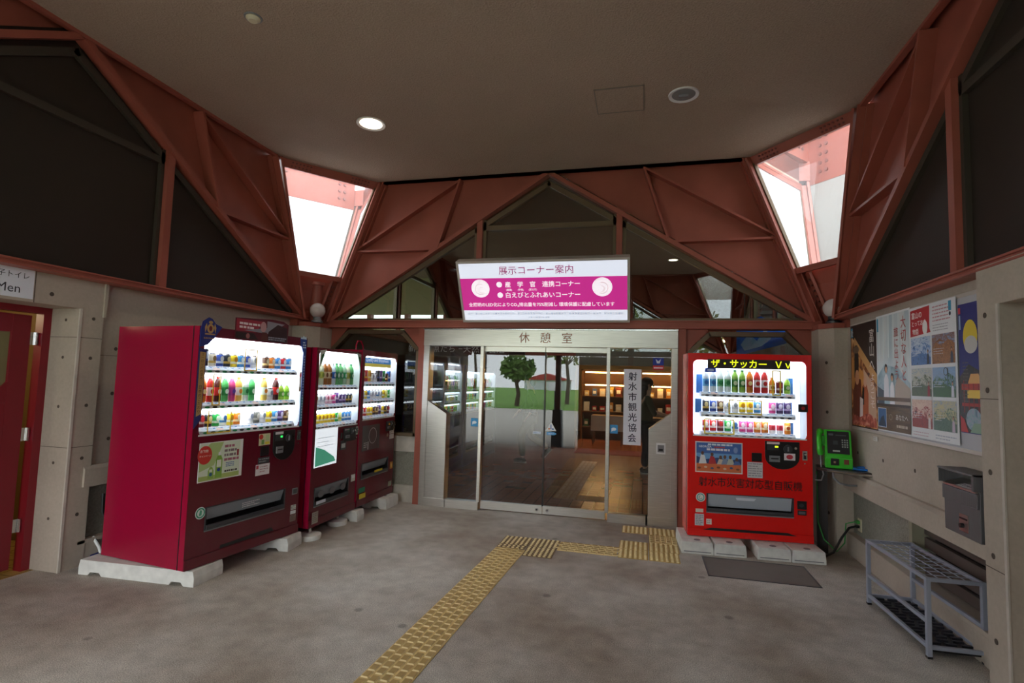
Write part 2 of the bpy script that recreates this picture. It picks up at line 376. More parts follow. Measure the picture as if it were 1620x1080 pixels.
# ---- sloping corner windows
def corner(sx, sy, cy, yh, num, clad=False):
    """sx,sy = which corner of the bay centred on (CX,cy); yh = half depth"""
    xw = XL if sx < 0 else XR
    a_t = Vector((CX+sx*2.31, cy+sy*yh, ZC)); a_b = Vector((CX+sx*2.99, cy+sy*yh, ZB))      # on back/front plane
    b_t = Vector((xw, cy+sy*2.31, ZC)); b_b = Vector((xw, cy+sy*2.93, ZB))                  # on side plane
    def on(t_, b_, z): k = (z-ZB)/(ZC-ZB); return b_.lerp(t_, k)
    nrm = ((a_t-b_t).cross(b_b-b_t)).normalized()
    ctr = Vector((CX, cy, 2)); 
    if nrm.dot(ctr-b_b) < 0: nrm = -nrm           # towards room
    W = empty('window_%d' % num, (0, 0, 0), kind='structure')
    def quad(name, z0, z1, inset, off, th, m):
        p = [on(a_t, a_b, z0), on(b_t, b_b, z0), on(b_t, b_b, z1), on(a_t, a_b, z1)]
        d0 = (p[1]-p[0]).normalized()
        p = [p[0]+d0*inset+nrm*off, p[1]-d0*inset+nrm*off, p[2]-d0*inset+nrm*off, p[3]+d0*inset+nrm*off]
        q = [x-nrm*th for x in p]
        mb = MB(); mb.add(p+q, [(0, 1, 2, 3), (7, 6, 5, 4), (0, 4, 5, 1), (1, 5, 6, 2), (2, 6, 7, 3), (3, 7, 4, 0)], m); return mb.build(name, W)
    quad('header_plate', 4.07, 4.17, 0, .02, .05, STEEL)
    # bolts on the header
    mb = MB(); e0 = on(a_t, a_b, 4.12); e1 = on(b_t, b_b, 4.12); dd = e1-e0; up = (on(a_t, a_b, 4.17)-on(a_t, a_b, 4.07)).normalized()
    for cc in (.2, .8):
        for i in range(6):
            for j in (-1, 1):
                if i in (2, 3) and False: continue
                c = e0+dd*(cc+(i-2.5)*.035)+up*j*.022+nrm*.02
                mb.cyl(c, c+nrm*.012, .011, STEELD, 8)
    mb.build('header_bolt', W)
    quad('sill_plate', 2.83, 2.89, 0, .05, .12, STEEL)
    fr = MB()
    for (t_, b_, o) in ((a_t, a_b, 1), (b_t, b_b, -1)):
        d0 = (on(b_t, b_b, 3)-on(a_t, a_b, 3)).normalized()*o*.02
        fr.beam(on(t_, b_, 2.87)+d0, on(t_, b_, 4.09)+d0, .04, .05, BRONZE, up=nrm)
    fr.build('window_frame', W)
    for (t_, b_, o) in ((a_t, a_b, 1), (b_t, b_b, -1)):
        fr = MB(); d0 = (on(b_t, b_b, 3)-on(a_t, a_b, 3)).normalized()*o*.012
        fr.beam(on(t_, b_, 2.31)+d0+nrm*.02, on(t_, b_, 4.17)+d0+nrm*.02, .025, .11, STEEL, up=nrm); fr.build('edge_flange', W)
    quad('white_panel' if clad else 'glass_pane', 2.88, 4.08, .01, -.01, .008, mat('white_cladding', (222, 226, 230), .6) if clad else glass_mat('corner_glass', (.90, .93, .95), 1.5, 1.0, .05))
    # lower recessed plate, vertical rivets
    P = [on(a_t, a_b, 2.17), on(b_t, b_b, 2.17), on(b_t, b_b, 2.85), on(a_t, a_b, 2.85)]
    mb = MB(); p = [x-nrm*.10 for x in P]; q = [x-nrm*.13 for x in P]
    mb.add(p+q, [(0, 1, 2, 3), (7, 6, 5, 4), (0, 4, 5, 1), (1, 5, 6, 2), (2, 6, 7, 3), (3, 7, 4, 0)], STEEL); mb.build('recessed_plate', W)
    mb = MB()
    for k in range(7):
        for t_, b_, o in ((a_t, a_b, 1), (b_t, b_b, -1)):
            c = on(t_, b_, 2.38+k*.06)+(P[1]-P[0]).normalized()*o*.05-nrm*.10
            mb.cyl(c, c+nrm*.012, .012, STEELD, 8)
    mb.build('rivet', W)
    return on, nrm, (a_t, a_b, b_t, b_b)
n_ = 0
for cy_ in (CY, Y2):
    for sx in (-1, 1):
        for sy in (1, -1):
            n_ += 1; corner(sx, sy, cy_, 3.3, n_, clad=(cy_ == Y2 and sy < 0))

# ---- ceilings (textured soffit) with solid roof over
def octo(cy, yh):
    return [(CX-2.33, cy-yh), (CX+2.33, cy-yh), (XR, cy-2.33), (XR, cy+2.33), (CX+2.33, cy+yh), (CX-2.33, cy+yh), (XL, cy+2.33), (XL, cy-2.33)]
for cy_ in (CY, Y2):
    mb = MB(); mb.prism(octo(cy_, 3.3), ZC, ZC+.25, 'z', CEIL); e_ = .16; mb.prism([(CX-2.33, cy_-3.3-e_), (CX+2.33, cy_-3.3-e_), (CX+2.33, cy_-3.3), (XR, cy_-2.33), (XR+e_, cy_-2.33), (XR+e_, cy_+2.33), (XR, cy_+2.33), (CX+2.33, cy_+3.3), (CX+2.33, cy_+3.3+e_), (CX-2.33, cy_+3.3+e_), (CX-2.33, cy_+3.3), (XL, cy_+2.33), (XL-e_, cy_+2.33), (XL-e_, cy_-2.33), (XL, cy_-2.33), (CX-2.33, cy_-3.3)], ZC+.05, ZC+.3, 'z', STEEL); struct(mb.build('ceiling'))
    # dark thin shadow-gap trim of steel round the soffit
    mb = MB(); o = octo(cy_, 3.3)
    for i in range(8):
        a = Vector((*o[i], ZC-.012)); b = Vector((*o[(i+1) % 8], ZC-.012)); mb.beam(a, b, .05, .03, STEEL)
    struct(mb.build('trim_1' if cy_ == CY else 'trim_2'))

# ---- concrete columns under the corners
for i, (pts, nm) in enumerate(((((-4.10, 6.45), (-4.10, 6.12), (-4.2, 5.96), (-4.45, 5.96), (-4.45, 6.45)), 'trim_3'),
                               (((1.76, 6.45), (1.76, 6.13), (1.86, 5.98), (2.1, 5.98), (2.1, 6.45)), 'trim_4'))):
    mb = MB(); mb.prism(pts, 0, 2.2, 'z', CONC)
    if i == 1:
        for z in (.35, .85, 1.35, 1.85):
            c = Vector((1.81, 6.055, z)); n = Vector((-.83, -.55, 0)); mb.cyl(c, c+n*.0015, .016, CONCD, 12)
    o = struct(mb.build(nm)); 
    mb = MB(); mb.prism([((CX+(x-CX)*.997), y-.02) for x, y in pts], 2.2, 2.25, 'z', STEEL); mb.box(*((-4.48, -4.29) if i == 0 else (1.95, 2.14)), 5.9, 6.48, 2.2, 2.42, STEEL); q = mb.build('steel_cap', o)

# ---- right concrete wall (local frame: origin at (1.98, 3.59), +x towards the camera)
def side_wall(name, x, yA, yB, sgn, louver):
    # local: X along wall seen left-to-right, Y into wall
    L = yB-yA
    W = empty(name, (x, yB if sgn > 0 else yA, 0), -pi/2 if sgn > 0 else pi/2, kind='structure')
    mb = MB(); mb.box(0, L, 0, .35, .79, 2.29, CONC); conc_marks(mb, 0, L, .79, 2.2, 0, .55, .38); mb.build('concrete_wall', W)
    mb = MB(); mb.prism([(-.06, .625), (-.06, .765), (-.035, .79), (.35, .79), (.35, .625)], 0, L, 'x', CONC); mb.build('concrete_ledge', W)
    mb = MB(); mb.box(0, L, -.035, .35, 0, .20, CONC); mb.box(0, L, -.04, -.035, .17, .2, CONC); mb.build('plinth', W, bevel=.004)
    a = 1.22 if louver else L
    mb = MB(); mb.box(0, a, .03, .35, .2, .625, GRAN); mb.build('textured_panel', W)
    if louver:
        mb = MB(); mb.box(a, a+.05, -.01, .1, .2, .625, mat('olive_trim', (150, 146, 124), .6)); mb.build('panel_edge_strip', W)
        mb = MB(); mb.box(a+.05, L, .14, .35, .2, .625, mat('recess_black', (30, 22, 18), .8)); mb.build('recess_back', W)
        mb = MB()
        for k in range(4): mb.box(a+.05, L, .07, .10, .225+k*.10, .30+k*.10, mat('dark_brown_slat', (88, 76, 70), .6))
        mb.build('slat', W)
    return W
side_wall('wall_right_lower', 1.98, 3.60, 5.98, 1, True)
side_wall('wall_left_lower', -4.40, 3.40, 5.98, -1, False)

# ---- pillars, lintels and toilet doorways
mb = MB()
mb.box(1.86, 2.45, 3.41, 3.60, 0, 2.30, CONC); mb.box(1.86, 2.45, 2.0, 3.41, 2.07, 2.30, CONC)
mb.box(1.853, 1.862, 3.405, 3.425, 0, 2.07, CONCL)
for z in (.25, .70, 1.15, 1.6, 2.02): mb.cyl((1.86, 3.53, z), (1.8585, 3.53, z), .016, CONCD, 12)
for z in (.3, .75, 1.2, 1.6, 1.95): mb.cyl((2.0, 3.41, z), (2.0, 3.4085, z), .016, CONCD, 12)
for z in (.63, 1.55): mb.box(1.8585, 1.86, 3.42, 3.60, z, z+.004, CONCD)
struct(mb.build('wall_right_doorway'))
mb = MB(); mb.box(2.3, 2.6, -.3, 3.41, 0, 2.2, CONC); mb.box(1.86, 2.45, -.3, 2.0, 0, 2.30, CONC); struct(mb.build('wall_right_entrance'))
mb = MB()
mb.box(-4.80, -4.36, 3.27, 3.46, 0, 2.285, CONC); mb.box(-4.80, -4.36, 1.9, 3.27, 2.05, 2.285, CONC); mb.box(-4.80, -4.345, 3.45, 3.475, 2.0, 2.285, CONC)
mb.box(-4.366, -4.354, 3.265, 3.285, 0, 2.05, CONCL)
for z in (.42, .86, 1.28, 1.66, 1.98): mb.cyl((-4.36, 3.38, z), (-4.3585, 3.38, z), .014, CONCD, 12)
for z in (.40, .83, 1.27, 1.66, 1.96): mb.cyl((-4.5, 3.27, z), (-4.5, 3.2685, z), .012, CONCD, 12)
for z in (.95, 1.82): mb.box(-4.36, -4.3585, 3.27, 3.46, z, z+.004, CONCD); mb.box(-4.7, -4.36, 3.2685, 3.27, z, z+.004, CONCD)
mb.box(-4.36, -4.3585, 2.93, 2.934, 2.05, 2.285, CONCD); mb.cyl((-4.36, 3.05, 2.13), (-4.3585, 3.05, 2.13), .016, CONCD, 12)
struct(mb.build('wall_left_doorway'))
mb = MB(); mb.box(-4.8, -4.36, -.3, 1.9, 0, 2.30, CONC); struct(mb.build('wall_left_entrance'))
# small lit washroom behind the ajar door
TAN = tile_mat('tan_wall_tile', (196, 164, 96), (120, 96, 60), 8)
mb = MB(); mb.box(-6.4, -6.3, 1.2, 4.0, 0, 2.4, TAN); mb.box(-6.4, -4.8, 3.75, 3.85, 0, 2.4, TAN); mb.box(-6.4, -4.8, 1.2, 1.3, 0, 2.4, TAN)
mb.box(-6.4, -4.36, 1.2, 4.0, 2.4, 2.45, TAN); mb.box(-6.4, -4.6, 1.2, 3.9, -.1, -.001, TAN); struct(mb.build('wall_washroom'))
dr = empty('door_2', (-4.70, 3.27, 0), 0, kind='structure')
MD = mat('maroon_door_paint', (128, 22, 36), .4)
mb = MB(); mb.box(-.03, .05, -.06, 0, 0, 2.05, MD); mb.box(-.03, .05, -1.35, -.06, 2.0, 2.05, MD); mb.build('door_frame', dr)
leaf = MB(); A = Matrix.Rotation(radians(4), 4, 'Z')
def lf(y0, y1, z0, z1): leaf.box(-.045, 0, y0, y1, z0, z1, MD, A)
lf(-.25, -.115, .03, 1.98); lf(-.88, -.70, .03, 1.98); lf(-.70, -.25, .03, 1.30); lf(-.70, -.25, 1.84, 1.98)
leaf.prism([(-.25, 1.30), (-.40, 1.30), (-.25, 1.46)], -.045, 0, 'x', MD, A); leaf.build('door_leaf', dr, bevel=.002)
mb = MB(); mb.box(-.028, -.018, -.70, -.25, 1.30, 1.84, mat('olive_frosted_glass', (126, 122, 84), .3), A); mb.build('door_glass', dr)
for z in (.35, 1.05, 1.8):
    mb = MB(); mb.cyl((.012, -.075, z-.05), (.012, -.075, z+.05), .012, CHROME); mb.box(-.0, .006, -.12, -.06, z-.05, z+.05, CHROME); mb.build('hinge', dr)
mb = MB(); mb.box(-.02, .03, -.80, -.74, 1.02, 1.16, WHITE); mb.build('push_plate', dr)
wl = bpy.data.lights.new('washroom_lamp', 'POINT'); wl.energy = 14; wl.color = (1, .82, .5); wl.shadow_soft_size = .15
o = bpy.data.objects.new('washroom_lamp', wl); C.objects.link(o); o.location = (-5.6, 2.7, 2.1)

# ---- low walls and octagonal windows beside the door
def low_window(num, x0, x1, mirror):
    W = empty('window_%d' % num, (0, YB, 0), kind='structure')
    mb = MB(); mb.box(x0, x1, .05, .25, .63, .83, CONCL); mb.build('sill', W, bevel=.005)
    mb = MB(); mb.box(x0, x1, .07, .25, .21, .63, GRAN); mb.build('textured_panel', W)
    mb = MB(); mb.box(x0, x1, .04, .25, 0, .21, CONCL); mb.build('plinth', W)
    c = .25; zt = 2.19
    for s0, xx in ((1, x0), (-1, x1)):
        mb = MB(); mb.prism([(xx, zt+.03), (xx, zt-c), (xx+s0*c, zt+.03)], .03, .12, 'y', STEEL); mb.build('corner_gusset', W)
    mb = MB(); t = .05
    mb.box(x0, x0+t, .02, .13, .83, zt-c, BRONZE); mb.box(x1-t, x1, .02, .13, .83, zt-c, BRONZE); mb.box(x0, x1, .02, .13, .83, .87, BRONZE)
    mb.box(x0+c, x1-c, .02, .13, zt-t, zt, BRONZE)
    mb.bar((x0+t/2, zt-c-.01), (x0+c+.01, zt-t/2), t, .02, .13, BRONZE); mb.bar((x1-t/2, zt-c-.01), (x1-c-.01, zt-t/2), t, .02, .13, BRONZE)
    mb.build('window_frame', W)
    mb = MB(); mb.prism([(x0+.03, .86), (x1-.03, .86), (x1-.03, zt-c), (x1-c, zt-.03), (x0+c, zt-.03), (x0+.03, zt-c)], .07, .078, 'y', WGLASS); mb.build('glass_pane', W)
low_window(9, -4.09, -2.80, False)
low_window(10, .46, 1.76, True)
mb = MB(); mb.box(-2.80, -2.715, -.02, .14, 0, 2.215, STEEL); mb.box(.375, .46, -.02, .14, 0, 2.215, STEEL); o = mb.build('trim_5', loc=(0, YB, 0)); struct(o)

# ---- the automatic glass door
D = empty('door_1', (0, YB, 0), kind='structure')
mb = MB(); mb.box(-2.715, .375, -.05, .12, 1.99, 2.205, STAIN); mb.box(-2.72, .38, -.055, -.03, 2.19, 2.207, CHROME)
mb.build('header', D, bevel=.003)
mb = MB()
RT = mat('header_letter', (150, 84, 58), .5)
for ch, x in (('休', -1.41), ('憩', -1.15), ('室', -.89)): mb.text(ch, x, 2.10, -.0515, RT, ht=.125)
mb.build('lettering', D)
for x0, x1 in ((-2.715, -2.64), (.305, .375)):
    mb = MB(); mb.box(x0, x1, -.04, .12, 0, 1.99, STAIN); mb.build('side_jamb', D, bevel=.003)
mb = MB(); mb.prism([(-2.64, .09), (-2.38, .09), (-2.38, 1.14), (-2.64, 1.30)], -.035, .11, 'y', STAIN); mb.build('steel_housing', D, bevel=.003)
mb = MB(); mb.prism([(.06, .0), (.305, .0), (.305, 1.26), (.06, 1.07)], -.035, .11, 'y', STAIN); mb.build('steel_housing', D, bevel=.003)
for x0, x1 in ((-2.66, -2.36), (-2.36, -1.93), (-.39, .06), (.03, .33)):
    mb = MB(); mb.box(x0, x1-.004, -.05, .05, 0, .10, STAIN); mb.build('bottom_rail', D, bevel=.002)
for x in (-1.94, -.40):
    mb = MB(); mb.box(x-.02, x+.02, -.045, .03, .1, 1.99, STAIN); mb.build('mullion', D, bevel=.002)
for k, (x0, x1) in enumerate(((-2.64, -1.95), (-.38, .305))):
    mb = MB(); mb.box(x0, x1, -.012, -.002, .1, 1.99, DGLASS); mb.build('side_glass', D)
for k, (x0, x1) in enumerate(((-1.92, -1.157), (-1.150, -.42))):
    P = empty('sliding_panel', (0, 0, 0), parent=D)
    mb = MB(); mb.box(x0, x1, .025, .035, .1, 1.93, DGLASS); mb.build('glass_pane', P)
    mb = MB(); mb.box(x0, x1, .01, .05, .012, .105, STAIN); mb.box(x0, x1, .01, .05, 1.93, 1.99, STAIN)
    xs = x1 if k == 0 else x0; mb.box(xs-.004, xs+.004, .01, .05, .1, 1.93, BLACK); mb.build('panel_rail', P)
    xl = x1-.06 if k == 0 else x0+.06
    mb = MB(); mb.cyl((xl, .01, .06), (xl, 0.0, .06), .02, CHROME); mb.cyl((xl, .0, .06), (xl, -.001, .06), .008, BLACK); mb.build('lock', P)
mb = MB(); mb.box(.145, .245, -.045, -.035, .80, .92, WHITE); mb.box(.16, .23, -.047, -.045, .82, .90, GREY); mb.box(.172, .218, -.049, -.047, .835, .86, BLACK); mb.build('sensor_plate', D)
# stickers on the glass
mb = MB(); y = -.014
for x in (-2.02, -.33):
    mb.rect(x-.045, x+.045, 1.0, 1.10, y, '3E9BD6'); mb.ell(x, 1.05, .028, .018, y-.001, 'EAF4FA'); mb.poly([(x-.03, 1.02), (x, 1.035), (x-.02, 1.06)], y-.0012, 'EAF4FA')
mb.build('blue_sticker', D)
mb = MB(); y = .0235
mb.poly([(-1.135, .93+.06), (-1.005, .93+.06), (-1.07, 1.10)], y, 'EDEFF0'); mb.poly([(-1.115, 1.0), (-1.025, 1.0), (-1.07, 1.08)], y-.001, 'F4F6F8'); mb.rect(-1.075, -1.065, 1.01, 1.065, y-.002, '2B6CB0')
mb.rect(-1.105, -1.08, 1.005, 1.02, y-.002, 'D8762E'); mb.rect(-1.06, -1.035, 1.005, 1.02, y-.002, '2B6CB0')
mb.rect(-1.29, -1.19, .945, .975, y, 'E8F0F8'); mb.text('自動ドア', -1.24, .96, y-.001, '2B5CA0', wd=.08)
mb.poly([(-1.12, .94), (-1.03, .94), (-1.00, .957), (-1.03, .975), (-1.12, .975)], y, '58A8E0'); mb.text('自動ドア', -1.07, .957, y-.001, 'FFFFFF', wd=.07)
mb.build('warning_sticker', D)
mb = MB(); y = -.014
mb.rect(.10, .22, 1.80, 1.88, y, '2438A0'); mb.rect(.10, .22, 1.745, 1.795, y, 'C8283C'); mb.poly([(.13, 1.87), (.145, 1.82), (.175, 1.82), (.19, 1.87), (.16, 1.845)], y-.001, 'D8E0F4'); mb.rect(.11, .21, 1.762, 1.776, y-.001, 'F4D8DC'); mb.build('parking_sticker', D)
# paper strip sign
o = MB(); o.box(-.222, -.025, -.062, -.058, .885, 1.745, mat('laminated_paper', (224, 226, 236), .4))
for k, ch in enumerate('射水市観光協会'): o.text(ch, -.122, 1.665-k*.1165, -.063, mat('sign_ink', (44, 40, 66), .5), ht=.095, bold=.012)
o = o.build('paper_sign', loc=(0, YB, 0)); tag(o, 'tall white paper sign with vertical black characters on the door glass', 'sign')

wf = MB(); wf.box(-1.55, 1.86, -.62, -.42, 0, 2.21, CONC); struct(wf.build('wall_front_blocker'))  # unseen wall added to block front light and darken the right-hand reflection
wf = MB(); wf.box(-5.5, 3.1, -4.6, -.45, 4.25, 4.45, CEIL); struct(wf.build('ceiling'))
# ================================================================ LAMPS AND FITTINGS ON THE CEILING
def downlight(name, x, y, z, on_, label, rad=.11):
    t = empty(name, (x, y, z), 0, label, 'light')
    mb = MB(); mb.lathe([(rad*.78, -.004), (rad, -.012), (rad*1.02, 0), (rad*.8, .002)], WHITE, 28); mb.build('trim_ring', t, smooth=True)
    mb = MB(); mb.lathe([(rad*.80, -.004), (rad*.5, -.008), (.001, -.010)], glow('FFE9C8', 9) if on_ else mat('grey_reflector', (150, 158, 158), .3, metal=.4), 24); mb.build('reflector', t, smooth=True)
    if on_:
        l = bpy.data.lights.new('downlight_bulb', 'SPOT'); l.energy = 50; l.spot_size = radians(110); l.spot_blend = .8; l.color = (1, .86, .68); l.shadow_soft_size = .08
        o = bpy.data.objects.new('downlight_bulb', l); C.objects.link(o); o.location = (x, y, z-.03)
    else:
        mb = MB(); mb.cyl((-.04, 0, -.005), (.04, 0, -.005), .02, GREY, 10); mb.build('lamp', t)
downlight('downlight', -2.75, 4.79, ZC, True, 'lit round downlight in the porch ceiling above the maroon machines', .145)
downlight('downlight', .32, 4.81, ZC, False, 'unlit round downlight in the porch ceiling beside the square hatch', .13)
downlight('downlight', .57, 11.4, ZC, True, 'lit round downlight on the hall ceiling seen through the right gable glass')
downlight('downlight', -1.5, 12.3, ZC, True, 'added fill light hidden in the hall ceiling behind the lightbox sign')  # unseen lamp added behind the sign to brighten the hall
o = MB(); o.box(-.215, .215, -.215, .215, -.004, .002, CEIL)
for a, b, c, d in ((-.215, .215, -.22, -.21), (-.215, .215, .21, .22), (-.22, -.21, -.22, .22), (.21, .22, -.22, .22)): o.box(a, b, c, d, -.007, .002, mat('hatch_trim', (128, 118, 106), .5))
o = o.build('ceiling_hatch', loc=(-.24, 4.8, ZC)); tag(o, 'square access hatch flush in the textured ceiling', 'hatch')
t = empty('smoke_detector', (-2.8, 3.14, ZC), 0, 'small cream smoke detector on the ceiling', 'detector')
o = MB(); o.lathe([(.001, -.03), (.03, -.03), (.05, -.012), (.05, 0), (.001, .0)], mat('cream_plastic', (216, 208, 178), .5), 24); o.build('detector_head', t, smooth=True)
o = MB(); o.lathe([(.045, -.006), (.062, -.006), (.064, 0)], GREY, 24); o.build('mounting_ring', t)

def globe(x, y, label, tall):
    t = empty('globe_lamp', (x, y, 2.25), 0, label, 'lamp')
    mb = MB(); mb.ball((0, 0, .155), .098, .098, .098, mat('opal_glass', (206, 196, 190), .15, spec=.6), 24); mb.build('globe', t, smooth=True)
    mb = MB(); mb.lathe([(.001, 0), (.07, 0), (.07, .02), (.05, .035), (.05, .07), (.04, .075)], BLACK if tall else GREY, 20); mb.build('holder', t, smooth=True)
globe(-4.10, 6.04, 'white glass globe lamp on the left corner column', 0)
globe(1.87, 6.02, 'white glass globe lamp on the right corner column above the telephone', 1)
# steel tube strut behind the left globe and conduit behind the right one
t = empty('tube_strut', (-4.24, 6.20, 0), 0, 'short round red steel tube strut above the left globe lamp', 'strut')
mb = MB(); mb.cyl((0, 0, 2.27), (0, 0, 2.78), .075, STEEL, 20); mb.build('tube', t, smooth=True)
mb = MB(); mb.cyl((0, 0, 2.76), (0, 0, 2.80), .10, STEEL, 20); mb.build('collar', t, smooth=True)
mb = MB(); mb.tube([(0, 0, 2.26), (0, 0, 2.70), (.03, .01, 2.76)], .018, STEEL, 10)
for dx in (-.03, .03): mb.ball((dx, .0, 2.77), .03, .03, .02, STEEL, 12)
o = mb.build('conduit_pipe', loc=(1.97, 6.15, 0), smooth=True); tag(o, 'thin red conduit pipe behind the right globe lamp', 'pipe')

# ================================================================ LIGHTBOX SIGN
t = empty('lightbox_sign', (-1.165, 6.21, 2.275), 0, 'large tilted pink and white lightbox sign over the glass door', 'sign')
t.rotation_euler.x = radians(28)
ALU = mat('aluminium_frame', (196, 188, 178), .4, metal=.3)
mb = MB(); wdt, hh = 1.005, .765; fw = .028
mb.box(-wdt, wdt, .012, .13, 0, hh, ALU); mb.build('housing', t, bevel=.004)
mb = MB(); mb.box(-wdt, wdt, 0, .02, 0, fw, ALU); mb.box(-wdt, wdt, 0, .02, hh-fw, hh, ALU); mb.box(-wdt, -wdt+fw, 0, .02, fw, hh-fw, ALU); mb.box(wdt-fw, wdt, 0, .02, fw, hh-fw, ALU); mb.build('frame', t, bevel=.003)
Wt = mat('sign_white', 'DCE2F0', .3, emit=.78); MG = mat('sign_magenta', 'BE2A86', .3, emit=.78); MT = mat('sign_magenta_ink', 'B02A74', .3, emit=.3); WT = mat('sign_white_ink', 'F4ECF4', .3, emit=.78); GT = mat('sign_grey_ink', '8A8E98', .3, emit=.3)
mb = MB(); iw = wdt-fw; y = .009
mb.box(-iw, iw, .009, .0118, fw, hh-fw, Wt); y = .0080
mb.rect(-iw, iw, .155, .555, y, MG)
mb.text('展示コーナー案内', -.055, .645, y-.001, MT, wd=.87, bold=.004)
for z, s in ((.475, 1), (.345, 2)): mb.ell(-.50, z, .034, .034, y-.001, WT)
mb.text('産　学　官　連携コーナー', 0.01, .475, y-.001, WT, wd=.88, bold=.012)
mb.text('(産業)', -.385, .408, y-.001, WT, ht=.030, bold=.01); mb.text('(学校)', -.245, .408, y-.001, WT, ht=.030, bold=.01); mb.text('(官公庁)', -.10, .408, y-.001, WT, ht=.030, bold=.01)
mb.text('白えびとふれあいコーナー', .01, .345, y-.001, WT, wd=.88, bold=.012)
mb.text('全照明のLED化によりCO₂排出量を75%削減し 環境保護に配慮しています', -.035, .225, y-.001, WT, wd=1.74, bold=.012)
for cx, fl_ in ((-.735, 1), (.70, -1)):
    mb.ell(cx, .43, .112, .112, y-.001, WT, 32)
    P_ = mat('sign_pink_line', 'E0A4A8', .4, emit=.3)
    mb.ring(cx+fl_*.0, .42, .062, .067, y-.002, P_, 24, pi*.35 if fl_ > 0 else -pi*.65, pi*1.75 if fl_ > 0 else pi*.65)
    mb.ring(cx+fl_*.012, .41, .034, .038, y-.002, P_, 20, pi*.45 if fl_ > 0 else -pi*.5, pi*1.6 if fl_ > 0 else pi*.5)
    mb.ring(cx+fl_*.03, .475, .05, .053, y-.002, P_, 12, .2, pi*.9)
mb.text('協力　富山県立大学　近畿大学水産研究所　富山商船高等専門学校　富山福祉短期大学　新湊漁業協同組合　射水市　射水商工会議所', -.0, .112, y-.001, GT, wd=1.86)
mb.text('主管：(株)道の駅 新湊', -.05, .062, y-.001, GT, ht=.028)
mb.build('illuminated_face', t)
mb = MB()
for x in (-.6, .6): mb.beam((x, .13, .55), (x, .33, .10), .04, .04, STEEL); mb.beam((x, .13, .08), (x, .2, -.0), .04, .04, STEEL)
mb.build_split('bracket', t)

# ================================================================ DRINKS
DRINK = {}
def drink_mesh(kind, body, band, cap, acc):
    k = (kind, body, band, cap, acc)
    if k in DRINK: return DRINK[k]
    B, N, K, A = flat(body, .3), flat(band, .3), flat(cap, .35), flat(acc, .4)
    al = mat('can_aluminium', (190, 190, 195), .25, metal=.9)
    mb = MB(); n = 14
    if kind == 'can':
        mb.lathe([(.001, 0, al), (.024, .0, al), (.029, .006, B), (.029, .030, N), (.029, .048, B), (.029, .098, al), (.024, .106, al), (.024, .109, al), (.001, .107, al)], B, n)
        mb.ell(0, .066, .016, .022, -.0295, A, 14)
    elif kind == 'tall':
        mb.lathe([(.001, 0, al), (.022, .0, al), (.027, .006, B), (.027, .045, N), (.027, .065, B), (.027, .134, al), (.022, .142, al), (.001, .140, al)], B, n)
        mb.ell(0, .09, .014, .03, -.0275, A, 14)
    elif kind == 'pet':
        mb.lathe([(.001, 0, B), (.024, 0, B), (.029, .01, B), (.028, .05, N), (.0285, .052, N), (.0285, .115, B), (.029, .12, B), (.026, .150, B), (.014, .178, B), (.012, .184, K), (.014, .185, K), (.014, .200, K), (.001, .201, K)], B, n)
        mb.ell(0, .083, .017, .020, -.029, A, 14)
    elif kind == 'big':
        mb.lathe([(.001, 0, B), (.030, 0, B), (.035, .01, B), (.035, .07, N), (.035, .14, B), (.034, .165, B), (.030, .185, B), (.014, .215, B), (.012, .222, K), (.015, .223, K), (.015, .238, K), (.001, .239, K)], B, n)
        mb.ell(0, .105, .02, .024, -.0355, A, 14)
    elif kind == 'mini':
        mb.lathe([(.001, 0, B), (.023, 0, B), (.027, .008, B), (.027, .03, N), (.027, .075, B), (.022, .105, B), (.012, .122, B), (.011, .126, K), (.013, .127, K), (.013, .140, K), (.001, .141, K)], B, n)
        mb.ell(0, .052, .015, .016, -.0275, A, 14)
    o = mb.build('drink', smooth=True); me = o.data; bpy.data.objects.remove(o); DRINK[k] = me; return me
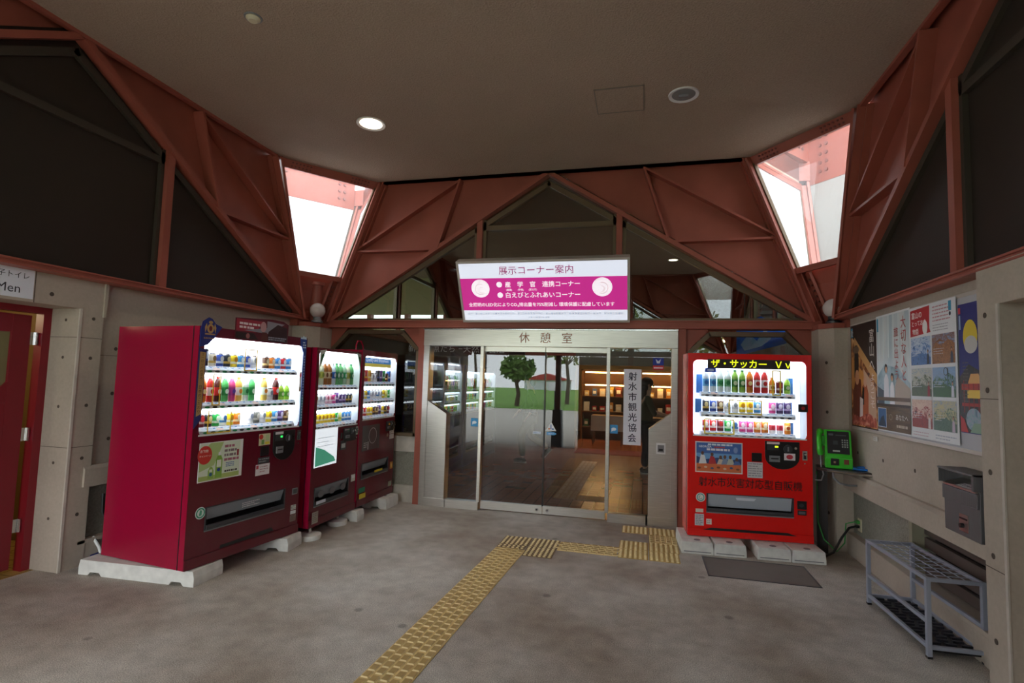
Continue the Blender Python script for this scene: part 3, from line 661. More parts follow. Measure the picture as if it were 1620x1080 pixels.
# code -> (mesh kind, body, band, cap, accent, words)
PAL = {
 'K': ('can', '1C2430', 'C8A040', '101010', 'D8C890', 'black coffee can with a gold band'),
 'k': ('tall', '18202C', '3A5A9A', '101010', 'C0C8D4', 'tall dark coffee can'),
 'G': ('can', 'E8DCC0', 'C8A040', '101010', '8A6A2A', 'cream coffee can with a gold band'),
 'B': ('can', '2A4AA0', 'D8E0F0', '101010', 'F0F0F0', 'blue can'),
 'b': ('can', '3A86C8', 'F0F4F8', '101010', 'E8F4FF', 'light blue can'),
 'N': ('can', '5A3A24', 'D8B878', '101010', 'E8D8B0', 'brown coffee can'),
 'Y': ('can', 'E8C828', 'F4F0D8', '101010', 'C88A18', 'yellow can'),
 'y': ('can', 'E4E08A', 'C8C838', '101010', 'F8F8E0', 'pale yellow can'),
 'W': ('can', 'ECECEC', 'C8CCD4', '101010', '8A94A8', 'white can'),
 'w': ('can', 'F0F0EC', '4A8AC8', '101010', '3A6AB0', 'white can with a blue band'),
 'O': ('can', 'E08028', 'F8E0B0', '101010', 'FFF0D0', 'orange can'),
 'R': ('can', 'C81E22', 'F0E8E8', '101010', 'F4F0F0', 'red can'),
 'M': ('can', '6A1420', 'B8A0A0', '101010', 'C83038', 'dark red can'),
 'E': ('can', '2AA84A', 'D8F0D8', '101010', 'F0FFF0', 'green can'),
 'P': ('can', 'D84890', 'F4D0E4', '101010', 'FFF0F8', 'pink can'),
 'p': ('can', 'E8B8C4', 'F4E4E8', '101010', 'B84A68', 'pale pink can'),
 'V': ('can', '4A3268', 'C0A8D8', '101010', 'D8D0E8', 'purple can'),
 'S': ('can', '6A6A62', 'B8B0A0', '101010', 'D8D4C8', 'grey can'),
 '1': ('pet', 'D87A20', 'C83A1E', 'F0F0F0', 'F8E0A0', 'orange juice bottle'),
 '2': ('pet', 'C82A28', 'F4F0F0', 'F4F4F4', 'C82A28', 'red and white bottle'),
 '3': ('pet', '4A1A14', 'D02420', 'D02420', 'F4F4F4', 'dark cola bottle with a red label'),
 '4': ('pet', '5CC46A', '2A9A4A', 'F0F0F0', 'F0FFF0', 'green soda bottle'),
 '5': ('pet', 'D84A86', 'B03A8A', 'F4F4F4', '6A4AB0', 'pink bottle'),
 '6': ('pet', 'F0C860', 'F4F4E8', 'F08020', 'F09020', 'yellow juice bottle'),
 '7': ('pet', 'E0ECE8', '7AC48A', 'F4F4F4', '2A8A4A', 'clear bottle with a green label'),
 '8': ('pet', '8AB448', '3A8A3A', '3A7A2A', 'E8F0C8', 'green tea bottle'),
 '9': ('pet', 'E4EEF4', '6AB4E0', 'F4F4F4', '3A7AC0', 'clear water bottle with a blue label'),
 '0': ('pet', 'F0F0F0', 'D8402A', 'F4F4F4', 'D8402A', 'white bottle with a red label'),
 'a': ('big', 'B4D8B8', '3AA868', 'F0F0F0', 'E8FFF0', 'large clear bottle with a green label'),
 'c': ('big', 'E4E8C8', 'C8CC60', 'F0F0F0', '8A9A30', 'large pale bottle with a yellow label'),
 'd': ('big', 'A8682A', 'E0C8A0', 'F0F0F0', '7A4A20', 'large amber tea bottle'),
 'e': ('big', '6AB870', '2A8A50', '2A7A4A', 'D8F0D8', 'large green bottle'),
 'f': ('big', 'D4E4F0', '2A6AC8', 'F0F0F0', 'F0F8FF', 'large clear bottle with a blue label'),
 'g': ('mini', 'A8D848', '5CAA2A', 'F4F4F4', 'F4FFD8', 'small lime green bottle'),
 'h': ('mini', 'E88A28', 'F4D8A0', 'F4A040', 'B04A10', 'small orange bottle'),
 'i': ('mini', 'F0F0F4', 'D84A5A', 'F4F4F4', 'C83040', 'small white bottle with a red label'),
 'j': ('mini', 'C8C0E4', '8A68B8', 'F4F4F4', 'F4F0FF', 'small pale purple bottle'),
 'l': ('mini', 'F0EEF4', 'F4D04A', 'F4F4F4', 'E8A020', 'small white bottle with a yellow label'),
 'T': ('tall', 'B8202A', 'F0C040', '101010', 'F4E4D0', 'tall red can'),
 't': ('tall', 'E4B42C', 'F4E8B8', '101010', 'B86A18', 'tall yellow can'),
 'u': ('tall', 'E8E8EC', '8A94A8', '101010', '4A5A88', 'tall white can'),
 'v': ('tall', '5A3A78', 'C8B8D8', '101010', 'F0E8F8', 'tall purple can'),
 'x': ('tall', '2A8A48', 'D8F0D8', '101010', 'F0FFF0', 'tall green can'),
 'z': ('tall', '3A6AB8', 'E0E8F4', '101010', 'F4F8FF', 'tall blue can'),
}
ORD = ['first', 'second', 'third', 'fourth', 'fifth', 'sixth', 'seventh', 'eighth', 'ninth', 'tenth', 'eleventh', 'twelfth', 'thirteenth', 'last']
KINDN = {'can': 'drink_can', 'tall': 'drink_can', 'pet': 'drink_bottle', 'big': 'drink_bottle', 'mini': 'drink_bottle'}
def place_row(M, codes, u0, u1, z, y, shelf, machine, sc=1.0):
    n = len(codes)
    for k, c in enumerate(codes):
        if c == ' ': continue
        kd, body, band, cap, acc, words = PAL[c]
        o = bpy.data.objects.new(KINDN[kd], drink_mesh(kd, body, band, cap, acc)); C.objects.link(o)
        x = u0+(u1-u0)*(k+.5)/n
        o.matrix_world = M @ Matrix.Translation((x, y, z)) @ Matrix.Diagonal((sc, sc, sc, 1))
        pos = 'last' if k == n-1 else ORD[k]
        tag(o, ('%s, %s from left, %s shelf, %s' % (words, pos, shelf, machine)) if k < n-1 else ('%s, far right of %s shelf, %s' % (words, shelf, machine)),
            'can' if 'can' in KINDN[kd] else 'bottle', 'drinks on the %s shelf of the %s' % (shelf, machine))

# ================================================================ VENDING MACHINES
def machine(label, x, y, z, rz, w, d, h, front, side, win, rows, rowu, slot, short, yd=.055, tint='F4F8FF', e=1.15, etube=7, btn=('2A8A5A', '303030'), stile=None, vent=None, winy=.15, sc=1.0, flapc=(128, 134, 142)):
    t = empty('vending_machine', (x, y, z), rz, label, 'vending machine', None)
    u0, u1, z0, z1 = win; s0, s1, q0, q1 = slot
    mb = MB()
    us = sorted({0, u0, u1, s0, s1, w}); zs = sorted({0, z0, z1, q0, q1, h})
    inh = lambda a, b: (u0 <= a < u1 and z0 <= b < z1) or (s0 <= a < s1 and q0 <= b < q1)
    for i in range(len(us)-1):
        for j in range(len(zs)-1):
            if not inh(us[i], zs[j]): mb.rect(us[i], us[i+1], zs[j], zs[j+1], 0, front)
    IN = mat('display_interior_white', (236, 240, 244), .5)
    def hole(a, b, c, e_, dp, m, back):
        mb.add([(a, 0, c), (b, 0, c), (b, 0, e_), (a, 0, e_), (a, dp, c), (b, dp, c), (b, dp, e_), (a, dp, e_)], [(0, 4, 5, 1), (1, 5, 6, 2), (2, 6, 7, 3), (3, 7, 4, 0)], m)
        mb.add([(a, dp, c), (b, dp, c), (b, dp, e_), (a, dp, e_)], [(0, 1, 2, 3)], back)
    hole(u0, u1, z0, z1, winy, IN, IN); hole(s0, s1, q0, q1, .10, BLACK, BLACK)
    R_ = .045
    for cx_, cz_, sx_, sz_ in ((u0, z1, 1, -1), (u1, z1, -1, -1), (u0, z0, 1, 1), (u1, z0, -1, 1)):
        pts = [(cx_, cz_)]+[(cx_+sx_*(R_-R_*sin(a)), cz_+sz_*(R_-R_*cos(a))) for a in [k*pi/2/6 for k in range(7)]]
        mb.prism(pts, 0, .012, 'y', front)
    mb.add([(0, 0, 0), (w, 0, 0), (w, 0, h), (0, 0, h), (0, d, 0), (w, d, 0), (w, d, h), (0, d, h)], [(0, 3, 7, 4), (1, 5, 6, 2), (3, 2, 6, 7), (0, 4, 5, 1), (4, 7, 6, 5)], side)
    # door seam, hinge edge
    mb.box(-.002, .001, .055, .062, 0, h, BLACK); mb.box(w-.001, w+.002, .055, .062, 0, h, BLACK); mb.box(0, w, .055, .062, h-.001, h+.002, BLACK)
    mb.box(0, w, -.012, .0, 0, .075, front)
    mb.build('cabinet', t)
    if vent:
        mb = MB(); mb.poly(vent, -.0135 if vent[0][1] < .07 else -.002, BLACK); mb.build('vent_slot', t)
    mb = MB(); mb.box(u0+.01, u1-.01, winy-.012, winy-.004, z0+.01, z1-.01, mat('backlit_panel_%s_%g' % (tint, e), tint, .5, emit=e)); mb.build('backlit_panel', t)
    mb = MB(); mb.cyl((u0+.03, .045, z1-.022), (u1-.03, .045, z1-.022), .012, glow('F2F8FF', etube), 10)
    mb.build('fluorescent_tube', t)
    mb = MB(); mb.box(u0, u1, .006, .010, z0, z1, CGLASS); mb.build('window_pane', t)
    mb = MB(); b = .012
    mb.box(u0, u1, -.003, .006, z0, z0+b, WHITE); mb.build('window_trim', t)
    n = 0
    a, b_ = rowu
    for codes, bz, nm in rows:
        sh = MB(); sh.prism([(.02, bz-.013), (.012, bz-.011), (.014, bz+.012), (.030, bz+.036), (.12, bz+.036), (.12, bz-.013)], a-.02, b_+.02, 'x', mat('shelf_plastic', (230, 233, 238), .35))
        k = len(codes)
        for i in range(k):
            xc = a+(b_-a)*(i+.5)/k; pw = (b_-a)/k*.44
            c = flat('E4EEF8' if (i*7+len(nm)) % 5 else 'F4D8D0')
            sh.add([(xc-pw, .0128, bz+.013), (xc+pw, .0128, bz+.013), (xc+pw, .0272, bz+.034), (xc-pw, .0272, bz+.034)], [(0, 1, 2, 3)], c)
            sh.add([(xc-pw, .0250, bz+.028), (xc+pw, .0220, bz+.028), (xc+pw, .0262, bz+.034), (xc-pw, .0262, bz+.034)], [(0, 1, 2, 3)], flat('3A82C8'))
        s = sh.build('display_shelf', t)
        if nm != 'bottom': lt_ = MB(); lt_.cyl((a, .030, bz-.032), (b_, .030, bz-.032), .007, glow('F2F8FF', etube*.8), 8); lt_.build('fluorescent_tube', t)
        for i in range(k):
            xc = a+(b_-a)*(i+.5)/k
            bt = MB(); bt.prism([(xc+.019*cos(q_*pi/6), bz+.001+.0085*sin(q_*pi/6)) for q_ in range(12)], .005, .014, 'y', flat(btn[i % 2], .3)); bt.build('button', s)
        place_row(Matrix.Translation((x, y, z)) @ Matrix.Rotation(rz, 4, 'Z'), codes, a, b_, bz+.037, yd+.02, nm, short, sc)
    # delivery slot: frame, flap
    mb = MB(); fr = .012
    mb.box(s0-fr, s1+fr, -.006, .0, q0-fr, q0, GREY); mb.box(s0-fr, s1+fr, -.006, .0, q1, q1+fr*.6, DARK); mb.box(s0-fr, s0, -.006, 0, q0, q1, DARK); mb.box(s1, s1+fr, -.006, 0, q0, q1, DARK)
    mb.prism([(-.012, q0), (-.018, q0+.015), (-.012, q0+.034), (.01, q0+.034), (.01, q0)], s0, s1, 'x', DARK); mb.build('slot_frame', t, bevel=.001)
    mb = MB(); mb.prism([(.006, q1), (.0, q1), (.03, q0+(.07 if flapc[0] < 150 else .045)), (.036, q0+(.07 if flapc[0] < 150 else .045))], s0+.005, s1-.005, 'x', mat('smoked_flap_%d' % flapc[0], flapc, .12, spec=.8)); mb.build('slot_flap', t)
    return t
def coin_panel(t, u0, u1, z1, zb, label_c='E8E8E8', lamp='30E060', dshape=True):
    mb = MB(); cx_ = (u0+u1)/2
    if dshape:
        pts = [(u0, z1), (u0, z1-(z1-zb)*.55)]+[(cx_-(u1-u0)/2*cos(a), z1-(z1-zb)*.55-(z1-zb)*.45*sin(a)) for a in [k*pi/10 for k in range(1, 10)]]+[(u1, z1-(z1-zb)*.55), (u1, z1)]
        mb.prism(pts, -.012, 0, 'y', BLACK)
    else: mb.box(u0, u1, -.012, 0, zb, z1, BLACK)
    p = mb.build('payment_panel', t, bevel=.002)
    W_ = u1-u0; H = z1-zb
    mb = MB(); mb.rect(u0+W_*.05, u0+W_*.42, z1-.028, z1-.006, -.0135, label_c); mb.box(u0+W_*.07, u0+W_*.40, -.016, -.012, z1-H*.32, z1-H*.14, DARK); mb.rect(u0+W_*.28, u0+W_*.38, z1-H*.22, z1-H*.16, -.0165, glow(lamp, 1.5)); mb.build('display', p)
    mb = MB(); mb.box(u0+W_*.12, u0+W_*.42, -.022, -.012, z1-H*.74, z1-H*.52, GREY); mb.box(u0+W_*.16, u0+W_*.38, -.024, -.022, z1-H*.64, z1-H*.60, BLACK); mb.build('bill_slot', p)
    mb = MB(); mb.cyl((u0+W_*.66, -.012, z1-H*.26), (u0+W_*.66, -.022, z1-H*.26), W_*.13, DARK, 16); mb.box(u0+W_*.64, u0+W_*.68, -.03, -.02, z1-H*.34, z1-H*.18, GREY); mb.build('coin_slot', p)
    mb = MB(); mb.cyl((u0+W_*.88, -.012, z1-H*.22), (u0+W_*.88, -.02, z1-H*.22), .012, CHROME, 12); mb.build('return_lever', p)
    return p
def lock(t, u, z):
    mb = MB(); mb.box(u-.022, u+.022, -.008, 0, z-.045, z+.045, CHROME); mb.box(u-.012, u+.012, -.010, -.008, z-.03, z+.03, DARK); mb.cyl((u, -.008, z+.012), (u, -.02, z+.012), .010, CHROME, 12)
    mb.cyl((u, 0, z-.075), (u, -.006, z-.075), .007, CHROME, 10); mb.build('door_lock', t, bevel=.001)
def frame_pop(t, a, b, c, d_, col='E8C030', th=.008, y=-.004):
    mb = MB(); m = flat(col)
    mb.box(a, b, y, y+.003, d_-th, d_, m); mb.box(a, b, y, y+.003, c, c+th, m); mb.box(a, a+th, y, y+.003, c, d_, m); mb.box(b-th, b, y, y+.003, c, d_, m); mb.build('promotion_frame', t)

# ---- machine 1: the big maroon one
M1 = machine('largest maroon drinks vending machine, nearest the toilet doorway, with a gold crest', -3.251, 3.32, .119, radians(90-6.5), 1.15, .89, 1.804, MAROON_SHADED, MAROON,
             (.05, 1.10, .97, 1.725), [('kGBKYbBW NObRb', 1.462, 'top'), ('12345674 6W3gg', 1.186, 'middle'), ('MKEwYO WSWYbVN', .990, 'bottom')], (.085, 1.03),
             (.165, .96, .255, .42), 'largest maroon machine', e=2.4, etube=22, vent=[(.30, .080), (.86, .080), (.83, .115), (.31, .105)])
mb = MB(); y = -.004
# gold and blue side strip with the vertical slogan, crest, right strip
mb.prism([(.004, 1.03), (.06, 1.10), (.072, 1.62), (.004, 1.64)], -.003, 0, 'y', flat('2A2A6A'))
mb.poly([(.014, 1.12), (.055, 1.14), (.064, 1.605), (.014, 1.61)], y, mat('gold_print', (190, 150, 92), .4))
mb.text('ヨーロッパの深み', .037, 1.50, y-.001, flat('241C18'), ht=.20, vertical=True); mb.text('日本のこだわり', .034, 1.25, y-.001, flat('241C18'), ht=.21, vertical=True)
mb.build('slogan_strip', M1)
mb = MB(); mb.prism([(.004, 1.645), (.07, 1.665), (.125, 1.72), (.19, 1.81), (.13, 1.83), (.10, 1.865), (.07, 1.875), (.04, 1.855), (.02, 1.84), (.004, 1.78)], -.008, -.001, 'y', flat('1E2A78'))
g = mat('gold_print', (190, 150, 92), .4); y = -.009
mb.ell(.085, 1.79, .030, .036, y, g); mb.ell(.085, 1.79, .014, .020, y-.001, flat('6A1820')); mb.ell(.085, 1.838, .018, .012, y, g); mb.poly([(.04, 1.755), (.055, 1.80), (.05, 1.83), (.035, 1.80)], y, g); mb.poly([(.13, 1.755), (.115, 1.80), (.12, 1.83), (.135, 1.80)], y, g)
mb.rect(.04, .13, 1.742, 1.752, y, g); mb.text('EUROPEAN', .075, 1.715, y, g, wd=.085, bold=.02); mb.build('gold_crest', M1)
mb = MB(); mb.prism([(1.095, .975), (1.125, .975), (1.134, 1.79), (1.055, 1.80), (1.06, 1.745), (1.10, 1.66)], -.006, -.001, 'y', flat('1C4A9A'))
mb.poly([(1.096, .978), (1.124, .978), (1.126, 1.25), (1.098, 1.25)], -.007, '2A8AA0')
mb.poly([(1.05, 1.79), (1.065, 1.815), (1.075, 1.80), (1.09, 1.825), (1.105, 1.805), (1.12, 1.82), (1.133, 1.79)], -.007, 'C8E0F0'); lines(mb, 1.085, 1.125, 1.70, 1.77, 3, -.0075, flat('D0E0F8'))
for k in range(24): mb.rect(1.108, 1.121, 1.02+k*.026, 1.036+k*.026, -.0075, 'A8C0E8')
mb.build('blue_strip', M1)
mb = MB(); mb.prism([(.315, 1.735), (.89, 1.735), (.892, 1.90), (.83, 1.925), (.70, 1.93), (.315, 1.905)], -.006, .0, 'y', flat('5A1420')); y = -.007
mb.poly([(.32, 1.80), (.52, 1.80), (.60, 1.90), (.32, 1.90)], y, '9A2A3A'); mb.poly([(.40, 1.81), (.64, 1.85), (.64, 1.91), (.84, 1.90), (.72, 1.83), (.66, 1.80)], y-.0005, '8A8890')
mb.ell(.60, 1.855, .032, .045, y-.001, 'C09090'); mb.poly([(.58, 1.74), (.66, 1.74), (.64, 1.81), (.59, 1.81)], y-.001, '5A2A24'); mb.poly([(.64, 1.74), (.88, 1.74), (.87, 1.87), (.76, 1.89), (.66, 1.82)], y-.0008, '301818')
lines(mb, .35, .56, 1.82, 1.88, 2, y-.002, flat('E8D8D8'), .6, 3); lines(mb, .66, .87, 1.745, 1.78, 2, y-.002, flat('9AA0B0'), .6, 4); mb.poly([(.32, 1.74), (.55, 1.74), (.50, 1.79), (.32, 1.79)], y-.001, '281A18'); mb.ell(.44, 1.765, .02, .022, y-.002, 'A06060')
mb.build('header_card', M1)
frame_pop(M1, .43, .56, 1.475, 1.655); frame_pop(M1, .145, .215, 1.20, 1.445); frame_pop(M1, .12, .335, .985, 1.16)
mb = MB(); mb.rect(1.07, 1.095, 1.30, 1.48, -.003, 'E8E4D8'); mb.ell(1.082, 1.45, .012, .020, -.004, 'D03040'); mb.rect(1.074, 1.09, 1.31, 1.34, -.004, 'A08860'); mb.build('side_card', M1)
mb = MB(); mb.box(.067, .467, -.004, 0, .622, .917, flat('F4F4F0')); y = -.0045
mb.rect(.070, .440, .63, .912, y, 'E4EED8'); mb.poly([(.07, .82), (.16, .912), (.28, .912), (.20, .74), (.07, .70)], y-.0002, 'B8D088'); mb.rect(.07, .44, .63, .665, y-.0004, 'B4C870')
mb.ell(.115, .825, .062, .070, y-.0006, 'D43A30', 26); mb.text('お飲物', .108, .855, y-.001, 'F8E8E0', wd=.07, bold=.02); mb.text('キャンペーン', .118, .818, y-.001, 'F8E8E0', wd=.10, bold=.02)
mb.poly([(.215, .64), (.275, .64), (.275, .78), (.26, .81), (.23, .81), (.215, .78)], y-.0008, '8AB848'); mb.rect(.225, .265, .72, .775, y-.001, 'F0F4E0'); mb.rect(.235, .255, .81, .835, y-.001, 'F4F4F4'); mb.ell(.245, .70, .016, .014, y-.001, '2A4A9A')
mb.poly([(.15, .64), (.20, .64), (.20, .70), (.185, .73), (.165, .73), (.15, .70)], y-.0008, '9ABE58'); mb.ell(.175, .672, .014, .014, y-.001, '3A6A8A'); mb.rect(.162, .188, .69, .71, y-.001, 'E8F0D8')
for k, c in enumerate(('B06878', '887878', '887878', 'B06878')): lines(mb, .29, .405 if k in (1, 2) else .43, .862-k*.035, .888-k*.035, 1, y-.001, flat(c), .75, k)
mb.rect(.408, .428, .79, .84, y-.001, 'A04040'); lines(mb, .31, .42, .71, .75, 3, y-.001, flat('5A80B0'), .5, 9); lines(mb, .30, .42, .67, .69, 1, y-.001, flat('403830'), .7, 8)
mb.build('drink_poster', M1)
mb = MB(); mb.rect(.632, .757, .842, .94, -.002, 'E0D8B0'); mb.ell(.655, .915, .022, .022, -.003, 'D03828'); mb.rect(.66, .69, .85, .89, -.003, '7AA858'); mb.rect(.70, .75, .85, .87, -.003, 'E8D840'); mb.rect(.705, .745, .88, .93, -.003, 'C8D8A0')
mb.rect(.615, .768, .59, .683, -.002, 'ECE4E4'); mb.rect(.62, .645, .645, .675, -.003, 'B82838'); lines(mb, .66, .75, .61, .67, 3, -.003, flat('B07078'), .3, 2)
mb.rect(1.053, 1.118, .215, .258, -.002, 'D8DCD0'); mb.rect(1.05, 1.118, .176, .208, -.002, 'E8ECEC'); lines(mb, 1.055, 1.115, .22, .255, 3, -.003, flat('70787A'), .4, 2); mb.rect(1.047, 1.122, .11, .17, -.002, '9A8078'); lines(mb, 1.055, 1.115, .115, .165, 5, -.003, flat('50403C'), .4, 5)
mb.build_split('sticker', M1)
mb = MB(); mb.box(.655, .748, -.005, 0, .75, .832, BLACK); mb.box(.637, .76, -.004, 0, .687, .740, DARK); lines(mb, .645, .755, .695, .735, 2, -.0045, flat('A0A4A8'), .4, 1); mb.build_split('card_reader', M1)
mb = MB(); mb.ell(.113, .394, .045, .045, -.002, 'E8F0EC', 28); mb.ring(.113, .394, .028, .038, -.003, '2A9A78'); mb.poly([(.10, .375), (.122, .375), (.126, .41), (.108, .418)], -.003, '58A888'); mb.build('recycling_emblem', M1)
mb = MB(); mb.box(1.06, 1.125, -.004, 0, .352, .408, GREY); mb.box(1.068, 1.117, -.005, -.003, .36, .40, DARK); mb.build_split('coin_return', M1)
mb = MB(); lines(mb, .50, .68, .35, .395, 3, -.001, flat('C8C8CC'), .5, 6); mb.build('flap_label', M1)
coin_panel(M1, .79, 1.045, .95, .69); lock(M1, 1.10, .895)

# ---- machine 2
M2 = machine('middle maroon drinks vending machine with a lit panel holding green paper', -3.085, 4.575, .117, radians(90), .84, .70, 1.728, MAROON_SHADED, MAROON,
             (.045, .82, .925, 1.70), [('ccddfeeace', 1.325, 'top'), ('GWWppPvVVKK', 1.128, 'middle'), ('YYYYYYEyffa'.replace('f', 'b').replace('a', 'b'), .936, 'bottom')], (.08, .79),
             (.085, .68, .19, .36), 'middle maroon machine', e=2.0, etube=14, btn=('3A3038', '3A3038'), sc=.95)
mb = MB(); mb.box(.045, .43, -.004, 0, .56, .93, mat('lit_white_plastic', 'E4ECF2', .4, emit=.8)); mb.poly([(.055, .57), (.41, .585), (.38, .63), (.20, .72), (.055, .76)], -.005, mat('green_paper', '5CC4A0', .5, emit=.25)); lines(mb, .08, .36, .74, .86, 3, -.005, flat('C4CCD4'), .12, 3); mb.build('lit_poster_panel', M2)
mb = MB(); mb.prism([(.05, 1.70), (.15, 1.715), (.10, 1.62), (.045, 1.52)], -.006, -.001, 'y', flat('D0D8C8')); mb.poly([(.055, 1.56), (.10, 1.63), (.125, 1.68), (.07, 1.66)], -.007, '2A6A38'); mb.prism([(.825, 1.70), (.735, 1.715), (.785, 1.62), (.825, 1.50)], -.006, -.001, 'y', flat('B8C4B8')); mb.poly([(.82, 1.56), (.785, 1.64), (.755, 1.68), (.815, 1.67)], -.007, '205A30'); mb.build_split('corner_leaf_card', M2)
coin_panel(M2, .54, .78, .90, .76, 'B0A0A8', '205030', False); lock(M2, .808, .86)
mb = MB(); mb.box(.49, .52, -.005, 0, .80, .86, BLACK); mb.box(.50, .60, -.005, 0, .68, .775, DARK); mb.rect(.51, .585, .70, .745, -.006, 'C8CCC8'); mb.build_split('card_reader', M2)
mb = MB(); mb.rect(.74, .825, .31, .385, -.002, 'D8D4CC'); mb.rect(.755, .812, .345, .375, -.003, 'F0F0F0'); mb.rect(.04, .14, .03, .14, -.014, 'B0A89C'); lines(mb, .05, .13, .04, .13, 5, -.015, flat('807468'), .4, 2); mb.rect(.09, .25, .205, .235, -.019, 'D8E0F0'); mb.build_split('sticker', M2)
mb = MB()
for k in range(3): mb.ell(.19+k*.2, .29, .05, .035, -.001, mat('drum_reflection_plastic', (110, 108, 112), .3))  # grey ovals paint drum reflections onto the slot door
mb.build_split('slot_painted_reflection', M2)

# ---- machine 3
M3 = machine('far maroon vending machine next to the glass entrance with a thick header card', -3.075, 5.425, .13, radians(90), .88, .72, 1.745, MAROON_SHADED, MAROON,
             (.06, .86, .945, 1.68), [('TTtWWkvxNz', 1.345, 'top'), ('BYbWWwWYyE', 1.145, 'middle'), ('RRYYKNvYKM', .95, 'bottom')], (.11, .83),
             (.10, .72, .295, .455), 'far maroon machine', e=1.5, etube=10, btn=('2A7A5A', '2A2A2A'))
mb = MB(); mb.box(.065, .74, .02, .024, 1.60, 1.665, mat('header_blue', '3A7AB8', .5, emit=.6)); mb.box(.065, .74, .021, .025, 1.56, 1.60, mat('header_yellow', 'C8B850', .5, emit=.5)); mb.text('Quality and Enjoyment', .39, 1.635, .018, mat('header_ink', 'F0F4F8', .5, emit=.5), wd=.56, bold=.01); mb.build('header_card', M3)
mb = MB(); mb.box(.075, .475, -.004, 0, .60, .885, mat('smoked_panel', (78, 72, 72), .15, spec=.8)); mb.ring(.31, .76, .085, .092, -.005, 'A8A8A8'); mb.rect(.20, .215, .61, .70, -.005, 'B8B8B8'); lines(mb, .11, .19, .63, .70, 3, -.005, flat('A8A4A0'), .4, 2); mb.build('viewing_panel', M3)
coin_panel(M3, .64, .82, .90, .78, '404040', '604020', False); lock(M3, .85, .84)
mb = MB(); mb.ell(.70, .865, .02, .012, -.0165, 'D8A020'); mb.ell(.77, .872, .02, .012, -.0165, 'D84A20'); mb.rect(.74, .86, .74, .80, -.002, 'D8D0CC'); mb.rect(.74, .86, .675, .735, -.002, 'D8D0CC'); lines(mb, .75, .85, .75, .79, 2, -.003, flat('706868'), .4, 2)
mb.ell(.69, .73, .025, .022, -.002, '8A6A58'); mb.rect(.79, .865, .30, .385, -.002, 'D8882C'); mb.rect(.805, .85, .32, .365, -.003, 'F0B860'); mb.rect(.045, .185, .14, .195, -.002, '2A8A68'); mb.rect(.045, .185, .078, .132, -.014, 'E0C828'); mb.rect(.76, .85, .09, .15, -.002, 'A09888')
mb.rect(.36, .56, .325, .35, -.019, 'E8D430'); mb.build_split('sticker', M3)
mb = MB(); mb.tube([(.02, .1, 1.745), (.02, .1, 1.80), (.05, .1, 1.845), (.12, .1, 1.85), (.17, .1, 1.80), (.18, .1, 1.747)], .008, MAROON, 8); mb.build('cable_loop', M3, smooth=True)

# ---- red machine
MR = machine('bright red vending machine with a lit ticker display beside the green telephone', .432, 5.637, .118, radians(4), 1.148, .34, 1.787, RED, RED,
             (.05, 1.10, .965, 1.72), [('997788122hMg', 1.368, 'top'), ('KBNWWYYb PVV', 1.168, 'middle'), ('RRMEwPPOOiih', .975, 'bottom')], (.15, .985),
             (.19, .965, .235, .405), 'red machine', yd=.058, e=1.1, etube=18, btn=('40464C', '40464C'), vent=[(.14, .060), (.22, .085), (.92, .085), (1.0, .060)], winy=.16, tint='E4ECFF', sc=1.12, flapc=(176, 184, 194))
mb = MB(); mb.box(.187, .957, -.004, .012, 1.64, 1.732, mat('ticker_black', (52, 44, 42), .4)); LY = glow('E8F020', 1.1)
mb.text('ザ・サッカー', .48, 1.687, -.0055, LY, wd=.52, bold=.012); mb.text('Ｖｖ', .89, 1.687, -.0055, LY, ht=.065, bold=.012); mb.build('ticker_display', MR)
for (a, b, c, d_) in ((.62+.17, .87, 1.385, 1.63), (.385, .695, 1.19, 1.335), (.155, .44, .99, 1.14)): frame_pop(MR, a, b, c, d_, 'F4D820', th=.011)
BC = mat('blue_card', '4A86CC', .5)
for q in ((.10, .16, 1.39, 1.58), (.98, 1.02, 1.39, 1.56), (.09, .15, 1.19, 1.33), (.98, 1.01, 1.19, 1.32), (.985, 1.02, .99, 1.14)):
    mb = MB(); mb.box(q[0], q[1], .13, .134, q[2], q[3], BC); mb.build('backing_card', MR)
mb = MB(); mb.poly([(.16, 1.60), (.27, 1.60), (.265, 1.64), (.165, 1.64)], -.003, '2A4AC0'); mb.ell(.215, 1.62, .035, .012, -.0035, 'C0D0F8'); mb.build('blue_emblem_card', MR)
mb = MB(); mb.box(1.025, 1.11, -.004, 0, 1.235, 1.31, BLACK); mb.ell(1.068, 1.272, .018, .016, -.005, 'A02020'); mb.build('side_label', MR)
mb = MB(); mb.box(.072, .514, -.004, 0, .612, .912, flat('F0E8E4')); y = -.0045
mb.rect(.082, .504, .622, .902, y, '7AAEE0'); mb.rect(.082, .504, .80, .902, y-.0002, '4A70B8'); mb.rect(.082, .504, .622, .70, y-.0003, 'E0784A'); mb.poly([(.082, .70), (.504, .70), (.504, .76), (.40, .74), (.28, .76), (.16, .74), (.082, .77)], y-.0004, '384A78')
mb.text('GEORGIA', .165, .865, y-.001, 'F0F4FC', wd=.12, bold=.02); lines(mb, .19, .42, .872, .90, 1, y-.001, flat('E8F0FC'), .6, 3); lines(mb, .18, .42, .825, .85, 1, y-.001, flat('F4F4FC'), .8, 5); lines(mb, .25, .36, .855, .868, 1, y-.001, flat('D84A30'), .8, 5)
for k, (px_, hz, c) in enumerate(((.14, .80, 'ECECF0'), (.23, .79, 'C03840'), (.31, .765, 'D8C8B8'), (.35, .77, '8A9AB8'), (.40, .77, 'C8C8B8'), (.46, .75, '5A78B8'))):
    mb.poly([(px_-.035, .695), (px_+.04, .70), (px_+.02, hz-.02), (px_-.015, hz-.015)], y-.001-k*.0002, c); mb.ell(px_, hz, .014, .018, y-.0026, '6A4A3C')
